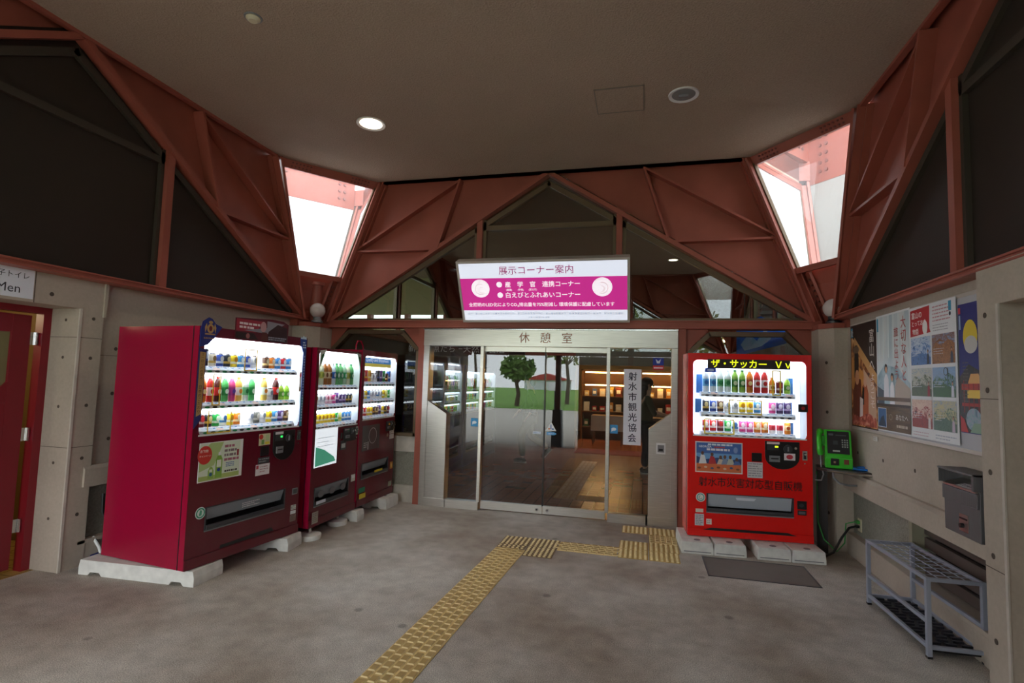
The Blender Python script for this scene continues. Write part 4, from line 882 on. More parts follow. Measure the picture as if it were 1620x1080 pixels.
for k in range(7): mb.ell(.11+k*.06, .655+.01*(k % 2), .016, .010, y-.001, ('8A5038', 'E8C8B0', '4A5A88')[k % 3])
mb.ell(.45, .84, .02, .03, y-.001, '8AA0D0'); mb.build('coffee_poster', MR)
mb = MB(); mb.box(.60, .69, -.006, 0, .742, .825, BLACK); mb.build_split('card_reader', MR)
mb = MB(); mb.rect(.557, .697, .585, .735, -.008, 'D8D4D8'); lines(mb, .565, .69, .595, .73, 6, -.009, flat('98949C'), .35, 2); mb.build('notice_sticker', MR)
coin_panel(MR, .72, 1.03, .945, .68, 'E0D0D0', 'C0E020'); lock(MR, 1.078, .82)
mb = MB(); mb.rect(.89, .99, .77, .835, -.0135, 'ECE4E8'); mb.ell(.94, .802, .03, .022, -.0145, 'C83848'); mb.build('card_logo', MR)
mb = MB(); mb.text('射水市災害対応型自販機', .58, .525, -.002, mat('dark_red_ink', (40, 6, 8), .5), wd=.95, ht=.092, bold=.004); mb.build('lettering', MR)
mb = MB(); mb.ell(.124, .368, .045, .045, -.002, 'E8E8E0', 28); mb.ring(.124, .368, .028, .036, -.003, '2A9A98'); mb.ring(.124, .368, .012, .018, -.003, '80A8A0', 16, pi*.5, pi*1.9); mb.build('recycling_emblem', MR)
mb = MB(); mb.rect(.077, .15, .222, .257, -.002, 'E8D8C8'); mb.rect(.070, .155, .095, .208, -.002, 'D4D0D4'); lines(mb, .078, .148, .10, .20, 6, -.003, flat('80808C'), .4, 2); mb.rect(.177, .227, .112, .165, -.002, 'ECE0D8'); lines(mb, .185, .22, .12, .155, 2, -.003, flat('B08880'), .3, 2); mb.build_split('sticker', MR)
mb = MB(); mb.box(1.008, 1.09, -.004, 0, .312, .39, BLACK); mb.ell(1.045, .35, .022, .018, -.005, '404448'); mb.box(1.01, 1.088, -.004, 0, .258, .302, BLACK); mb.rect(1.02, 1.078, .268, .292, -.005, '60646C'); mb.build_split('coin_return', MR)
mb = MB(); mb.poly([(.46, .36), (.62, .36), (.64, .385), (.45, .385)], -.001, 'D8DCE4'); mb.build('flap_label', MR)

# ---- pale cast blocks under the machines
def block(name, x, y, rz, L, Wd, h, label, group=None, split=0):
    mb = MB(); c = .06
    mb.prism([(-L/2, 0), (-L/2, h*.55), (-L/2+.012, h), (L/2-.012, h), (L/2, h*.55), (L/2, 0), (L/2-.09, 0), (L/2-.11, .025), (L/2-.19, .025), (L/2-.21, 0), (-L/2+.21, 0), (-L/2+.19, .025), (-L/2+.11, .025), (-L/2+.09, 0)], -Wd/2, Wd/2, 'y', BLOCK)
    for s_ in (-1, 1): mb.cyl((s_*(L/2-.1), 0, h-.001), (s_*(L/2-.1), 0, h+.003), .02, GREY, 10)
    if split:
        for k in range(1, split): mb.box(-L/2+L*k/split-.003, -L/2+L*k/split+.003, -Wd/2-.002, Wd/2+.002, .0, h*1.002, DARK)
    o = mb.build(name, bevel=.006, loc=(x, y, 0), rz=rz); tag(o, label, 'base block', group)
    return o
block('base_block', -3.70, 3.48, radians(3), 1.02, .30, .112, 'long pale block under the near end of the largest maroon machine')
block('base_block', -3.46, 4.33, radians(7), .78, .24, .112, 'pale block under the far end of the largest maroon machine')
t = empty('round_base', (-3.12, 4.66, 0), 0, 'round grey levelling foot under the middle maroon machine, nearer the large machine', 'levelling foot')
def round_base(t):
    mb = MB(); mb.lathe([(.001, 0), (.105, 0), (.11, .025), (.11, .045), (.05, .055), (.001, .055)], BLOCK, 24); mb.build('disc', t, smooth=True)
    mb = MB(); mb.cyl((0, 0, .05), (0, 0, .115), .02, CHROME); mb.build('bolt', t)
round_base(t)
t = empty('round_base', (-3.16, 5.20, 0), 0, 'round grey levelling foot under the middle maroon machine, beside the square block', 'levelling foot'); round_base(t)
block('base_block', -3.20, 5.415, radians(0), .40, .15, .112, 'small square pale block between the middle and far maroon machines')
block('base_block', -3.22, 6.10, radians(0), .52, .32, .125, 'pale block under the far maroon machine by the low wall')
# red machine feet
for x, lab in ((.655, 'pale segmented block under the left side of the red machine'), (1.30, 'pale segmented block under the right side of the red machine')):
    mb = MB(); Lx = .292
    for k in (0, 1):
        a = -Lx+k*Lx+.003; b = a+Lx-.006
        mb.prism([(a, 0), (a, .05), (a+.008, .11), (b-.008, .11), (b, .05), (b, .0)], -.20, .30, 'y', BLOCK)
        mb.box(a+.02, b-.02, -.204, -.20, .018, .026, GREY); mb.cyl((a+.15, -.12, .11), (a+.15, -.12, .114), .03, GREY, 12)
    o = mb.build('base_block', bevel=.006, loc=(x-.012 if x < 1 else x+.015, 5.63 if x < 1 else 5.66, 0), rz=radians(3)); tag(o, lab, 'base block', None)
BIN_X, BY0, BY1, BZ0, BZ1, BZ2 = 1.86, 4.01, 3.635, .73, 1.02, 1.115
# ================================================================ RIGHT WALL: board, posters, box, phone, rack
# frames on the right wall: local x = (Y0 - world y), facing -x world
def on_right(name, x, y0, label=None, cat=None, z=0, kind=None): return empty(name, (x, y0, z), -pi/2, label, cat, None, kind)
bd = on_right('notice_board', 1.975, 5.82, 'long grey framed notice board on the right concrete wall above the ledge', 'notice board')
mb = MB(); mb.box(0, 2.20, -.02, 0, 1.21, 2.205, mat('board_grey', (186, 186, 190), .6)); mb.build('panel', bd)
mb = MB()
for a, b, c, d_ in ((0, 2.2, 1.21, 1.235), (0, 2.2, 2.185, 2.21), (0, .02, 1.21, 2.21), (2.18, 2.2, 1.21, 2.21)): mb.box(a, b, -.0235, 0, c, d_, ALU)
mb.build('frame', bd, bevel=.002)
def curl(mb, x0, x1, z0, z1, m, y=-.024, amp=.006, n=8):
    # slightly wavy paper sheet
    vs = []; 
    for i in range(n+1):
        for z in (z0, z1): vs.append((x0+(x1-x0)*i/n, y-.0*amp, z))
    mb.add(vs, [(2*i, 2*i+2, 2*i+3, 2*i+1) for i in range(n)], flat(m) if isinstance(m, str) else m)
def people(mb, x, z, h, y, shirt, skin='C89878', hair='2A1C18'):
    mb.poly([(x-.10*h*1.6, z), (x+.10*h*1.6, z), (x+.13*h, z+.55*h), (x+.05*h, z+.68*h), (x-.05*h, z+.68*h), (x-.13*h, z+.55*h)], y, shirt)
    mb.ell(x, z+.83*h, .085*h, .12*h, y-.0006, hair, 14); mb.ell(x+.01*h, z+.79*h, .06*h, .09*h, y-.0010, skin, 14)
# poster 1
t = on_right('poster', 1.9505, 5.805, 'brown and orange film poster with dancers, leftmost on the notice board', 'poster')
mb = MB(); mb.box(0, .59, -.002, 0, 1.24, 2.195, flat('2E1C16')); y = -.0028
mb.poly([(.02, 2.10), (.59, 1.70), (.59, 1.25), (.01, 1.25), (.01, 1.55)], y, photo_mat('print_warm', ('3A1E14', '8A4A22', 'C88A4A', 'E0B078'), 7)); mb.poly([(.10, 2.08), (.59, 1.72), (.59, 1.62), (.08, 2.0)], y-.0004, 'C8965A'); mb.poly([(.02, 1.90), (.30, 1.74), (.45, 1.60), (.40, 1.45), (.02, 1.6)], y-.0006, 'D09048')
mb.poly([(.30, 1.78), (.56, 1.60), (.57, 1.30), (.36, 1.32)], y-.0008, 'C8A488')
mb.poly([(.04, 1.26), (.20, 1.26), (.26, 1.5), (.24, 1.68), (.12, 1.70), (.05, 1.55)], y-.0010, '6A3020'); mb.poly([(.09, 1.70), (.19, 1.68), (.20, 1.86), (.17, 2.0), (.11, 2.0), (.09, 1.84)], y-.0012, '2A1E1A'); mb.ell(.155, 1.70, .05, .07, y-.0016, 'C88E68'); mb.ell(.14, 1.96, .07, .035, y-.0016, '7A6450')
mb.poly([(.24, 1.27), (.40, 1.27), (.41, 1.55), (.36, 1.66), (.28, 1.62)], y-.0018, 'B05A38'); mb.poly([(.25, 1.45), (.31, 1.45), (.32, 1.60), (.28, 1.62)], y-.0022, '241C1C'); mb.ell(.34, 1.66, .035, .05, y-.0022, 'D0A080'); mb.poly([(.20, 1.27), (.27, 1.27), (.29, 1.50), (.22, 1.52)], y-.0024, 'D8C4BC')
mb.poly([(.02, 1.26), (.58, 1.26), (.56, 1.34), (.40, 1.38), (.20, 1.33), (.05, 1.36)], y-.0026, photo_mat('print_red_photo', ('6A2A24', 'B05040', 'D8A088'), 14))
mb.text('富山へ', .50, 1.945, y-.003, 'D8D0C8', ht=.36, wd=.10, vertical=True); mb.text('ようこそ', .50, 1.58, y-.003, 'E8D8D0', ht=.30, wd=.09, vertical=True); mb.text('愛', .05, 2.12, y-.003, 'D8D4CC', ht=.06)
mb.rect(.02, .07, 2.08, 2.17, y-.0020, '4A90B0'); mb.build('print', t)
# poster 2
t = on_right('poster', 1.9475, 5.205, 'pale blue travel poster with two people at a railing, second on the notice board', 'poster')
mb = MB(); mb.box(0, .60, -.002, 0, 1.25, 2.215, flat('E8ECEC')); y = -.0028
mb.rect(.01, .59, 1.46, 2.20, y, photo_mat('print_pale_sky', ('B4C8CE', 'CCD8DA', 'DCE2E0'), 5, (1, 1, .2))); mb.poly([(.01, 1.70), (.15, 1.80), (.40, 1.76), (.59, 1.64), (.59, 1.46), (.01, 1.46)], y-.0004, photo_mat('print_bluehill', ('7898A8', 'A0BCC6', 'B8CCD2'), 8))
for k in range(6): mb.poly([(.04+k*.09, 2.2), (.07+k*.09, 2.2), (.06+k*.09, 1.84), (.04+k*.09, 1.86)], y-.0006, 'D8E4E4')
mb.poly([(.38, 1.70), (.59, 1.60), (.59, 1.46), (.32, 1.46), (.34, 1.62)], y-.0008, 'B8A898'); mb.poly([(.01, 1.62), (.14, 1.58), (.14, 1.46), (.01, 1.46)], y-.0008, '4A5A68')
people(mb, .18, 1.50, .32, y-.001, 'E4E4E8'); people(mb, .29, 1.47, .27, y-.0026, 'ECECF0'); mb.rect(.01, .59, 1.50, 1.53, y-.0042, '6A5848'); mb.rect(.01, .59, 1.455, 1.475, y-.0042, '3A2E24')
mb.rect(.01, .59, 1.26, 1.455, y-.0044, photo_mat('print_wood', ('4A3822', '604A2E', '6E5636'), 12, (1, .3, 3))); mb.rect(.02, .18, 1.28, 1.44, y-.0048, 'E8ECF0'); mb.rect(.025, .175, 1.285, 1.435, y-.0050, '3A6A9A'); mb.poly([(.03, 1.29), (.17, 1.29), (.13, 1.38), (.08, 1.36)], y-.0053, '22384A')
mb.text('あなたへ', .45, 1.375, y-.005, 'F0ECE4', wd=.20); lines(mb, .36, .55, 1.29, 1.32, 1, y-.005, flat('C8BCA8'), .7, 4); mb.ring(.26, 1.37, .02, .024, y-.005, 'A89C88')
RI = 'B8484A'
mb.text('大切な人と', .50, 1.915, y-.003, RI, ht=.50, wd=.085, vertical=True); mb.text('旅に出よう', .375, 1.88, y-.003, RI, ht=.42, wd=.075, vertical=True)
mb.rect(.02, .05, 2.08, 2.19, y-.002, '3A98B8'); mb.build('print', t)
# poster 3
t = on_right('poster', 1.9445, 4.60, 'white poster with a red badge and six landscape photos, third on the notice board', 'poster')
mb = MB(); mb.box(0, .615, -.002, 0, 1.25, 2.20, flat('E6E8EA')); y = -.0028
mb.poly([(.015, 2.18), (.29, 2.19), (.285, 2.03), (.30, 2.0), (.01, 1.985)], y, 'C02A30'); mb.ell(.225, 2.04, .035, .052, y-.0005, 'ECE8E4')
mb.text('富山の', .11, 2.14, y-.001, 'F4E8E4', wd=.15, bold=.015); mb.text('とっておき', .14, 2.08, y-.001, 'F4E8E4', wd=.20, bold=.015); mb.text('物語', .09, 2.02, y-.001, 'F4E8E4', wd=.09, bold=.015)
lines(mb, .33, .55, 2.06, 2.18, 5, y, flat('C89098'), .35, 5); lines(mb, .33, .52, 1.995, 2.05, 3, y, flat('A8A8B0'), .3, 6); mb.rect(.53, .565, 2.12, 2.185, y, '3A9AC0'); mb.ell(.547, 2.10, .012, .014, y, '202838')
PH = [('3A78B8', '5A88C8', '1E3A68', 'C8D8E8'), ('8AA8D0', 'B07848', '6A4A34', '8A5A38'), ('7A98B0', '58684A', '38442E', 'C8C8B8'), ('8AB4DC', '3A6A3A', '38584A', '8AA8C8'), ('C89888', 'A83A34', '4A2A28', 'E4C8B8'), ('6A94C8', '5A7A68', '3A5A50', 'C8C090')]
for k in range(6):
    i, j = k % 2, k//2; a = .015+i*.30; b = a+.28; c = 1.775-j*.225; d_ = c+.20; P = PH[k]; yy = y-.0004*(k+1)
    mb.rect(a, b, c, d_, yy, photo_mat('print_photo_c%d' % k, (P[0], P[3], P[0]), 14, (1, 1, 3))); mb.poly([(a, c), (b, c), (b, c+.13), (a+.20, c+.16), (a+.12, c+.12), (a+.05, c+.15), (a, c+.10)], yy-.0003, photo_mat('print_photo_a%d' % k, (P[2], P[1], P[3], P[1]), 26)); mb.poly([(a, c), (b, c), (b, c+.05), (a+.15, c+.09), (a, c+.06)], yy-.0006, photo_mat('print_photo_b%d' % k, (P[2], P[1], P[2]), 34))
    mb.poly([(a+.03, c+.14), (a+.10, c+.17), (a+.16, c+.145), (a+.10, c+.15)], yy-.0008, P[3]); lines(mb, a+.02, a+.15, c+.06, c+.11, 3, yy-.0010, flat('D8DCE0'), .2, k)
    people(mb, b-.035, c+.002, .11, yy-.0012, ('384048', '404858', '9A3038', 'D8DCE8', 'E0D8D4', 'C8B8C8')[k])
mb.rect(.50, .512, 1.62, 1.74, y-.0040, '4A6A78'); mb.ring(.485, 1.72, .022, .027, y-.0042, '5A5040')
lines(mb, .02, .24, 1.26, 1.30, 2, y, flat('C8A8B0'), .3, 2); lines(mb, .33, .58, 1.26, 1.30, 2, y, flat('A8B0C0'), .3, 3); mb.build('print', t)
# poster 4
t = on_right('poster', 1.9505, 3.975, 'dark blue poster with a yellow moon over a lit red bridge, rightmost on the board', 'poster')
mb = MB(); mb.box(0, .33, -.002, 0, 1.335, 2.14, flat('2A2E78')); y = -.0028
mb.poly([(0, 1.68), (.10, 1.76), (.20, 1.72), (.33, 1.78), (.33, 1.34), (0, 1.34)], y, photo_mat('print_night', ('14141A', '2A2626', '4A3A34'), 16)); mb.ell(.125, 1.93, .075, .105, y-.0004, 'E4C83A'); mb.ell(.13, 1.88, .068, .055, y-.0008, 'C8C4C0')
mb.rect(.02, .33, 1.60, 1.64, y-.0006, 'B83A28'); mb.rect(.02, .33, 1.50, 1.52, y-.0006, 'A83028')
for k in range(6): mb.rect(.04+k*.05, .05+k*.05, 1.46, 1.66, y-.0010, '8A2A24')
mb.poly([(.09, 1.64), (.23, 1.64), (.20, 1.70), (.12, 1.70)], y-.0012, 'E0A860'); mb.rect(.08, .22, 1.55, 1.60, y-.0012, 'F0C848'); mb.ell(.14, 1.42, .08, .07, y-.0014, photo_mat('print_kimono', ('5A7890', '88A8B0', 'A8A0B8'), 22)); mb.poly([(0, 1.34), (.08, 1.34), (.04, 1.42), (0, 1.44)], y-.0018, 'B83A38'); mb.poly([(.10, 1.34), (.33, 1.34), (.33, 1.40), (.14, 1.40)], y-.0020, '88A890')
mb.rect(.005, .03, 2.08, 2.12, y-.0006, 'C83040'); mb.rect(.012, .028, 1.98, 2.07, y-.0006, 'A8C0D8'); lines(mb, .04, .10, 1.52, 1.78, 12, y-.002, flat('686058'), .2, 4); mb.build('print', t)
o = MB(); o.box(0, .09, -.003, 0, 1.14, 1.18, flat('D0CCC4')); lines(o, .01, .08, 1.145, 1.175, 2, -.004, flat('9A948C'), .3, 3); o = o.build('wall_card', loc=(1.977, 5.39, 0), rz=-pi/2); tag(o, 'tiny white label card on the concrete under the notice board', 'card')

# ---- wall bin
BX = BIN_X; t = on_right('wall_bin', 1.98, BY0, 'brushed dark steel wall bin with open hood and white label beside the right pillar', 'bin')
BS = mat('dark_brushed_steel', (104, 104, 106), .45, metal=.15, noise=(5, .1), stretch=(40, 40, 1)); W_ = BY0-BY1; D_ = -(1.98-BIN_X)
mb = MB(); mb.box(.0, W_, D_, .0, BZ0, BZ1, BS); mb.build('body', t, bevel=.004)
mb = MB(); mb.box(.0, .008, D_-.03, 0, BZ1, BZ2, BS); mb.box(W_-.02, W_, D_-.03, 0, BZ1, BZ2, BS); mb.box(-.0, W_, D_-.035, 0, BZ2-.012, BZ2, BS); mb.box(0, W_, -.02, 0, BZ1, BZ2, STAIN)
mb.build('hood', t, bevel=.002)
mb = MB(); mb.prism([(D_-.012, BZ1-.012), (D_-.012, BZ1), (D_+.09, BZ1+.03), (D_+.09, BZ1)], .008, W_-.02, 'x', STAIN); mb.build('ash_tray', t)
mb = MB(); mb.box(.004, W_-.004, D_-.012, D_, BZ1-.10, BZ1-.015, BS); mb.build('upper_door', t, bevel=.003)
mb = MB(); 
def tr(x0, x1, k0, k1, lift, m): 
    q = lambda x, k: (x, D_-.012+.102*k, BZ1+.03*k+lift)
    mb.add([q(x0, k1), q(x1, k1), q(x1, k0), q(x0, k0)], [(3, 2, 1, 0)], flat(m))
tr(W_*.40, W_*.92, .05, .5, .001, 'ECECEC')
for k in range(7): tr(W_*(.43+k*.065), W_*(.46+k*.065), .17, .36, .002, '707880')
mb.build('label', t)
mb = MB(); xm = W_*.45; mb.box(xm, xm+.09, D_-.004, D_, BZ0+.03, BZ0+.13, STAIN); mb.box(xm+.005, xm+.085, D_-.006, D_-.004, BZ0+.10, BZ0+.11, BLACK); mb.cyl((xm+.04, D_-.004, BZ0+.065), (xm+.04, D_-.022, BZ0+.065), .014, BLACK, 12); mb.build('lock_plate', t)

# ---- green public telephone with its shelf
GP = mat('phone_green', (58, 190, 42), .3, spec=.6); GPD = mat('phone_green_dark', (36, 140, 30), .35)
ph = empty('public_telephone', (1.805, 5.78, .85), radians(-12), 'bright green public telephone with handset on a shelf by the right column', 'telephone')
mb = MB(); mb.prism([(-.0, 0), (-.20, 0), (-.20, .10), (-.155, .125), (-.075, .36), (0, .36)], -.125, .125, 'x', GP); mb.build('body', ph, bevel=.008)
Mx = Matrix(((1, 0, 0, 0), (0, .08/.2482, -.0, -.155), (0, .235/.2482, 0, .125), (0, 0, 0, 1)))
def ofp(pts, lift, m, mb):     # on the sloping front face: (x, t)
    d = Vector((0, .08, .235)).normalized(); n = Vector((0, -.235, .08)).normalized(); b = Vector((0, -.155, .125))
    q = [b+Vector((x, 0, 0))+d*s_+n*lift for x, s_ in pts]
    return mb.add(q, [tuple(range(len(q)))], m)
mb = MB(); ofp([(-.10, .01), (.105, .01), (.105, .235), (-.10, .235)], .003, BLACK, mb); mb.build('face_plate', ph)
mb = MB()
for i in range(3):
    for j in range(4):
        a = .035+i*.022; b = .075+j*.022; ofp([(a, b), (a+.014, b), (a+.014, b+.014), (a, b+.014)], .006, flat('9AA09A'), mb)
mb.build('keypad', ph)
mb = MB(); ofp([(-.045, .10), (.0, .10), (.0, .14), (-.045, .14)], .005, flat('3A3E42'), mb); ofp([(-.085, .19), (-.04, .19), (-.04, .21), (-.085, .21)], .005, flat('5A6064'), mb); ofp([(-.02, .19), (.08, .19), (.08, .20), (-.02, .20)], .005, flat('4A5054'), mb); ofp([(-.05, .03), (.015, .03), (.015, .045), (-.05, .045)], .005, flat('B8B8B8'), mb); mb.build_split('display', ph)
mb = MB(); mb.box(-.075, .0, -.206, -.20, .03, .095, BLACK); mb.rect(-.05, -.03, .05, .07, -.207, 'A08068'); mb.build('coin_return', ph)
mb = MB(); mb.box(.045, .09, -.206, -.20, .045, .09, flat('7A3A28')); mb.build('card_slot', ph)
mb = MB(); mb.tube([(-.17, -.15, .14), (-.175, -.16, .17), (-.175, -.12, .26), (-.17, -.06, .33), (-.165, -.05, .35)], .026, GP, 12); mb.ball((-.165, -.13, .14), .032, .03, .035, GP); mb.ball((-.160, -.055, .335), .032, .03, .035, GP)
hs = mb.build('handset', ph, smooth=True)
mb = MB(); mb.box(-.15, -.12, -.12, -.04, .20, .30, GPD); mb.build('cradle', ph, bevel=.004)
mb = MB(); mb.tube([(-.165, -.14, .12), (-.16, -.15, .0), (-.14, -.17, -.07), (-.16, -.16, -.13), (-.21, -.12, -.14), (-.2, -.05, -.10)], .007, GREY, 8); mb.build('handset_cord', ph, smooth=True); ph.scale = (.88, .95, .96)
sh = empty('phone_shelf', (1.83, 5.78, 0), radians(-12), 'dark steel shelf with curved front under the green telephone', 'shelf')
mb = MB(); pts = [(-.20, .05), (-.20, -.12), (-.12, -.22), (.10, -.30), (.24, -.29), (.30, -.16), (.26, .05)]
mb.prism(pts, .815, .845, 'z', mat('dark_shelf', (60, 52, 50), .4)); mb.build('top', sh, bevel=.008)
mb = MB(); mb.tube([(-.12, -.21, .822), (.10, -.305, .822), (.25, -.295, .822), (.305, -.16, .822)], .011, CHROME, 8); mb.build('edge_rail', sh, smooth=True)
mb = MB(); mb.tube([(-.07, -.16, .81), (-.07, -.17, .76), (-.02, -.18, .715), (.05, -.16, .70), (.22, -.10, .70)], .010, GREY, 8); mb.build('support_bracket', sh, smooth=True)
mb = MB(); mb.prism([(-.19, .06), (-.10, .06), (-.10, .15), (-.19, .15)], 0, .82, 'z', mat('dark_post', (46, 42, 42), .5)); mb.build('post', sh)
t = empty('blue_folder', (1.93, 5.62, .848), radians(-20), 'blue plastic wrapped directory lying on the phone shelf', 'directory')
mb = MB(); mb.prism([(-.13, -.06), (.13, -.06), (.11, .09), (-.11, .09)], 0, .018, 'z', mat('blue_plastic_sheet', (30, 110, 200), .15, spec=.8)); mb.build('cover', t, bevel=.005)
mb = MB(); mb.ball((.05, .03, .018), .07, .035, .015, mat('blue_plastic_sheet', (0, 0, 0)), 12); mb.ball((-.06, .0, .018), .05, .04, .010, mat('blue_plastic_sheet', (0, 0, 0)), 12); mb.build('plastic_fold', t, smooth=True)
t = on_right('wall_outlet', 2.01, 5.865, 'green and cream wall outlet plate low on the right wall', 'outlet')
mb = MB(); mb.box(0, .085, -.008, 0, .245, .365, mat('cream_plastic', (216, 208, 178))); mb.build('plate', t, bevel=.002)
mb = MB(); mb.box(.015, .06, -.035, -.008, .315, .345, flat('4AA84A')); mb.box(.02, .055, -.04, -.008, .275, .30, BLACK); mb.build('plug', t, bevel=.003)
mb = MB(); mb.tube([(1.97, 5.82, .288), (1.90, 5.78, .28), (1.82, 5.72, .20), (1.74, 5.70, .06), (1.68, 5.72, .012), (1.62, 5.88, .012), (1.60, 6.02, .012), (1.50, 6.14, .05), (1.45, 6.18, .12)], .011, BLACK, 8)
o = mb.build('power_cable', smooth=True); tag(o, 'black power cable drooping from the outlet to the red machine', 'cable')
mb = MB(); mb.tube([(1.97, 5.825, .332), (1.90, 5.86, .30), (1.88, 5.84, .12), (1.80, 5.80, .045), (1.70, 5.83, .14), (1.655, 5.85, .30), (1.65, 5.86, .78)], .006, flat('3A9A48'), 8)
o = mb.build('green_cable', smooth=True); tag(o, 'thin green cable running from the outlet up to the telephone', 'cable')

# ---- aluminium umbrella rack
t = empty('umbrella_rack', (1.80, 4.22, 0), 0, 'silver metal umbrella rack with wire grid top and black tray', 'umbrella rack')
SV = mat('silver_painted_tube', (166, 174, 190), .4, metal=.3)
x0, x1, y0, y1, H = -.145, .145, -.40, .40, .47
t.rotation_euler.z = radians(2)
b = .013
for xx in (x0, x1):
    for yy in (y0, y1):
        mb = MB(); mb.box(xx-b, xx+b, yy-b, yy+b, .012, H, SV); mb.box(xx-b*1.1, xx+b*1.1, yy-b*1.1, yy+b*1.1, 0, .014, BLACK); mb.build('leg', t, bevel=.002)
mb = MB()
for z in (H-.012, .065):
    mb.box(x0, x1, y0-b*.8, y0+b*.8, z-.011, z+.011, SV); mb.box(x0, x1, y1-b*.8, y1+b*.8, z-.011, z+.011, SV); mb.box(x0-b*.8, x0+b*.8, y0, y1, z-.011, z+.011, SV); mb.box(x1-b*.8, x1+b*.8, y0, y1, z-.011, z+.011, SV)
mb.box(x0-b*.8, x0+b*.8, y0, y1, .20, .222, SV); mb.box(x1-b*.8, x1+b*.8, y0, y1, .20, .222, SV)
mb.build('rail', t, bevel=.002)
mb = MB()
for k in range(1, 11): yy = y0+(y1-y0)*k/11; mb.cyl((x0, yy, H-.006), (x1, yy, H-.006), .0028, SV, 6)
for k in range(1, 4): xx = x0+(x1-x0)*k/4; mb.cyl((xx, y0, H-.010), (xx, y1, H-.010), .0028, SV, 6)
mb.build('wire_grid', t)
mb = MB(); mb.box(x0+b, x1-b, y0+b, y1-b, .035, .045, BLACK)
for k in range(15):
    yy = y0+.04+k*.052
    for i in range(3): mb.box(x0+.03+i*.085+(k % 2)*.02, x0+.09+i*.085+(k % 2)*.02, yy, yy+.018, .045, .058, mat('tray_rubber', (50, 52, 60), .5))
mb.build('drip_tray', t)

# ================================================================ FLOOR MARKINGS
YEL = mat('tactile_yellow', (222, 196, 128), .65, noise=(7, .16)); YEL2 = mat('tactile_yellow_grime', (190, 160, 94), .7, noise=(7, .16)); STUD = mat('tactile_stud_pale', (234, 216, 162), .6, noise=(9, .1)); BARM = mat('tactile_bar_worn', (184, 156, 96), .7, noise=(9, .12))
def guide_tile(mb, x, y, s_, ang):
    M = Matrix.Translation((x, y, 0)) @ Matrix.Rotation(ang, 4, 'Z')
    mb.box(-s_/2, s_/2, -s_/2, s_/2, 0, .004, YEL, M)
    for i in range(5):
        for j in range(4):
            xx = -s_/2+s_*(i+.5)/5; yy = -s_/2+s_*(j+.5)/4+(s_/8 if i % 2 else -s_/10)*.8
            l = s_/4*.36; w_ = s_/5*.30
            M2 = M @ Matrix.Translation((xx, yy, 0))
            mb.add([(-w_*1.3, -l*1.25, .004), (w_*1.3, -l*1.25, .004), (w_*1.3, l*1.25, .004), (-w_*1.3, l*1.25, .004), (-w_, -l, .0095), (w_, -l, .0095), (w_, l, .0095), (-w_, l, .0095)],
                   [(0, 1, 5, 4), (1, 2, 6, 5), (2, 3, 7, 6), (3, 0, 4, 7)], STUD, M2)
            mb.add([(-w_, -l, .0095), (w_, -l, .0095), (w_, l, .0095), (-w_, l, .0095)], [(0, 1, 2, 3)], BARM, M2)
def dot_tile(mb, x0, x1, y0, y1, nx, ny, base=None):
    mb.box(x0, x1, y0, y1, 0, .004, base or YEL2)
    for i in range(nx):
        for j in range(ny):
            cx_ = x0+(x1-x0)*(i+.5)/nx; cy_ = y0+(y1-y0)*(j+.5)/ny
            mb.cyl((cx_, cy_, .004), (cx_, cy_, .010), .015, STUD, 8, .011)
mb = MB()
for k in range(9): guide_tile(mb, -1.30+.012*k, 2.52+.292*k, .283, radians(-2.2))
for k in range(3): guide_tile(mb, -1.30-.012*(k+1), 2.52-.292*(k+1), .283, radians(-2.2))
o = mb.build('tactile_guide_strip'); tag(o, 'long yellow tactile guide strip running towards the camera', 'tactile paving')
BR = mat('tactile_brown', (132, 112, 82), .8, noise=(8, .15))
mb = MB(); dot_tile(mb, -1.34, -1.065, 5.12, 5.39, 6, 6, BR); dot_tile(mb, -1.055, -.785, 5.12, 5.39, 6, 6, BR); dot_tile(mb, -1.34, -1.075, 5.01, 5.112, 6, 2, BR); dot_tile(mb, -1.055, -.785, 4.84, 5.112, 6, 6, BR)
o = mb.build('tactile_turning_patch'); tag(o, 'brown and yellow studded tactile patch where the guide strip turns', 'tactile paving')
mb = MB(); guide_tile(mb, -.64, 5.235, .272, pi/2); guide_tile(mb, -.362, 5.235, .272, pi/2)
o = mb.build('tactile_guide_strip'); tag(o, 'pair of short yellow tactile bar tiles leading right before the door', 'tactile paving')
mb = MB(); dot_tile(mb, -.215, .055, 5.08, 5.35, 6, 6); dot_tile(mb, .065, .335, 5.08, 5.35, 6, 6); dot_tile(mb, -.215, .055, 5.358, 5.62, 6, 6); dot_tile(mb, .065, .345, 5.358, 5.63, 6, 6)
guide_tile(mb, .205, 5.78, .272, 0); dot_tile(mb, .07, .345, 5.925, 6.20, 6, 6); dot_tile(mb, -.21, .06, 5.93, 6.20, 6, 6)
o = mb.build('tactile_warning_patch'); tag(o, 'yellow studded tactile patch at the right end of the glass door', 'tactile paving')
COV = mat('cover_concrete', (112, 106, 99), .8, noise=(3, .12))
mb = MB(); mb.box(.55, 1.39, 4.86, 5.36, 0, .003, COV)
for a, b, c, d_ in ((.54, 1.40, 4.85, 4.862), (.54, 1.40, 5.352, 5.364), (.54, .552, 4.85, 5.36), (1.388, 1.40, 4.85, 5.36)): mb.box(a, b, c, d_, .0, .005, DARK)
o = mb.build('floor_cover'); tag(o, 'dark rectangular inspection cover in the floor before the red machine', 'floor cover')

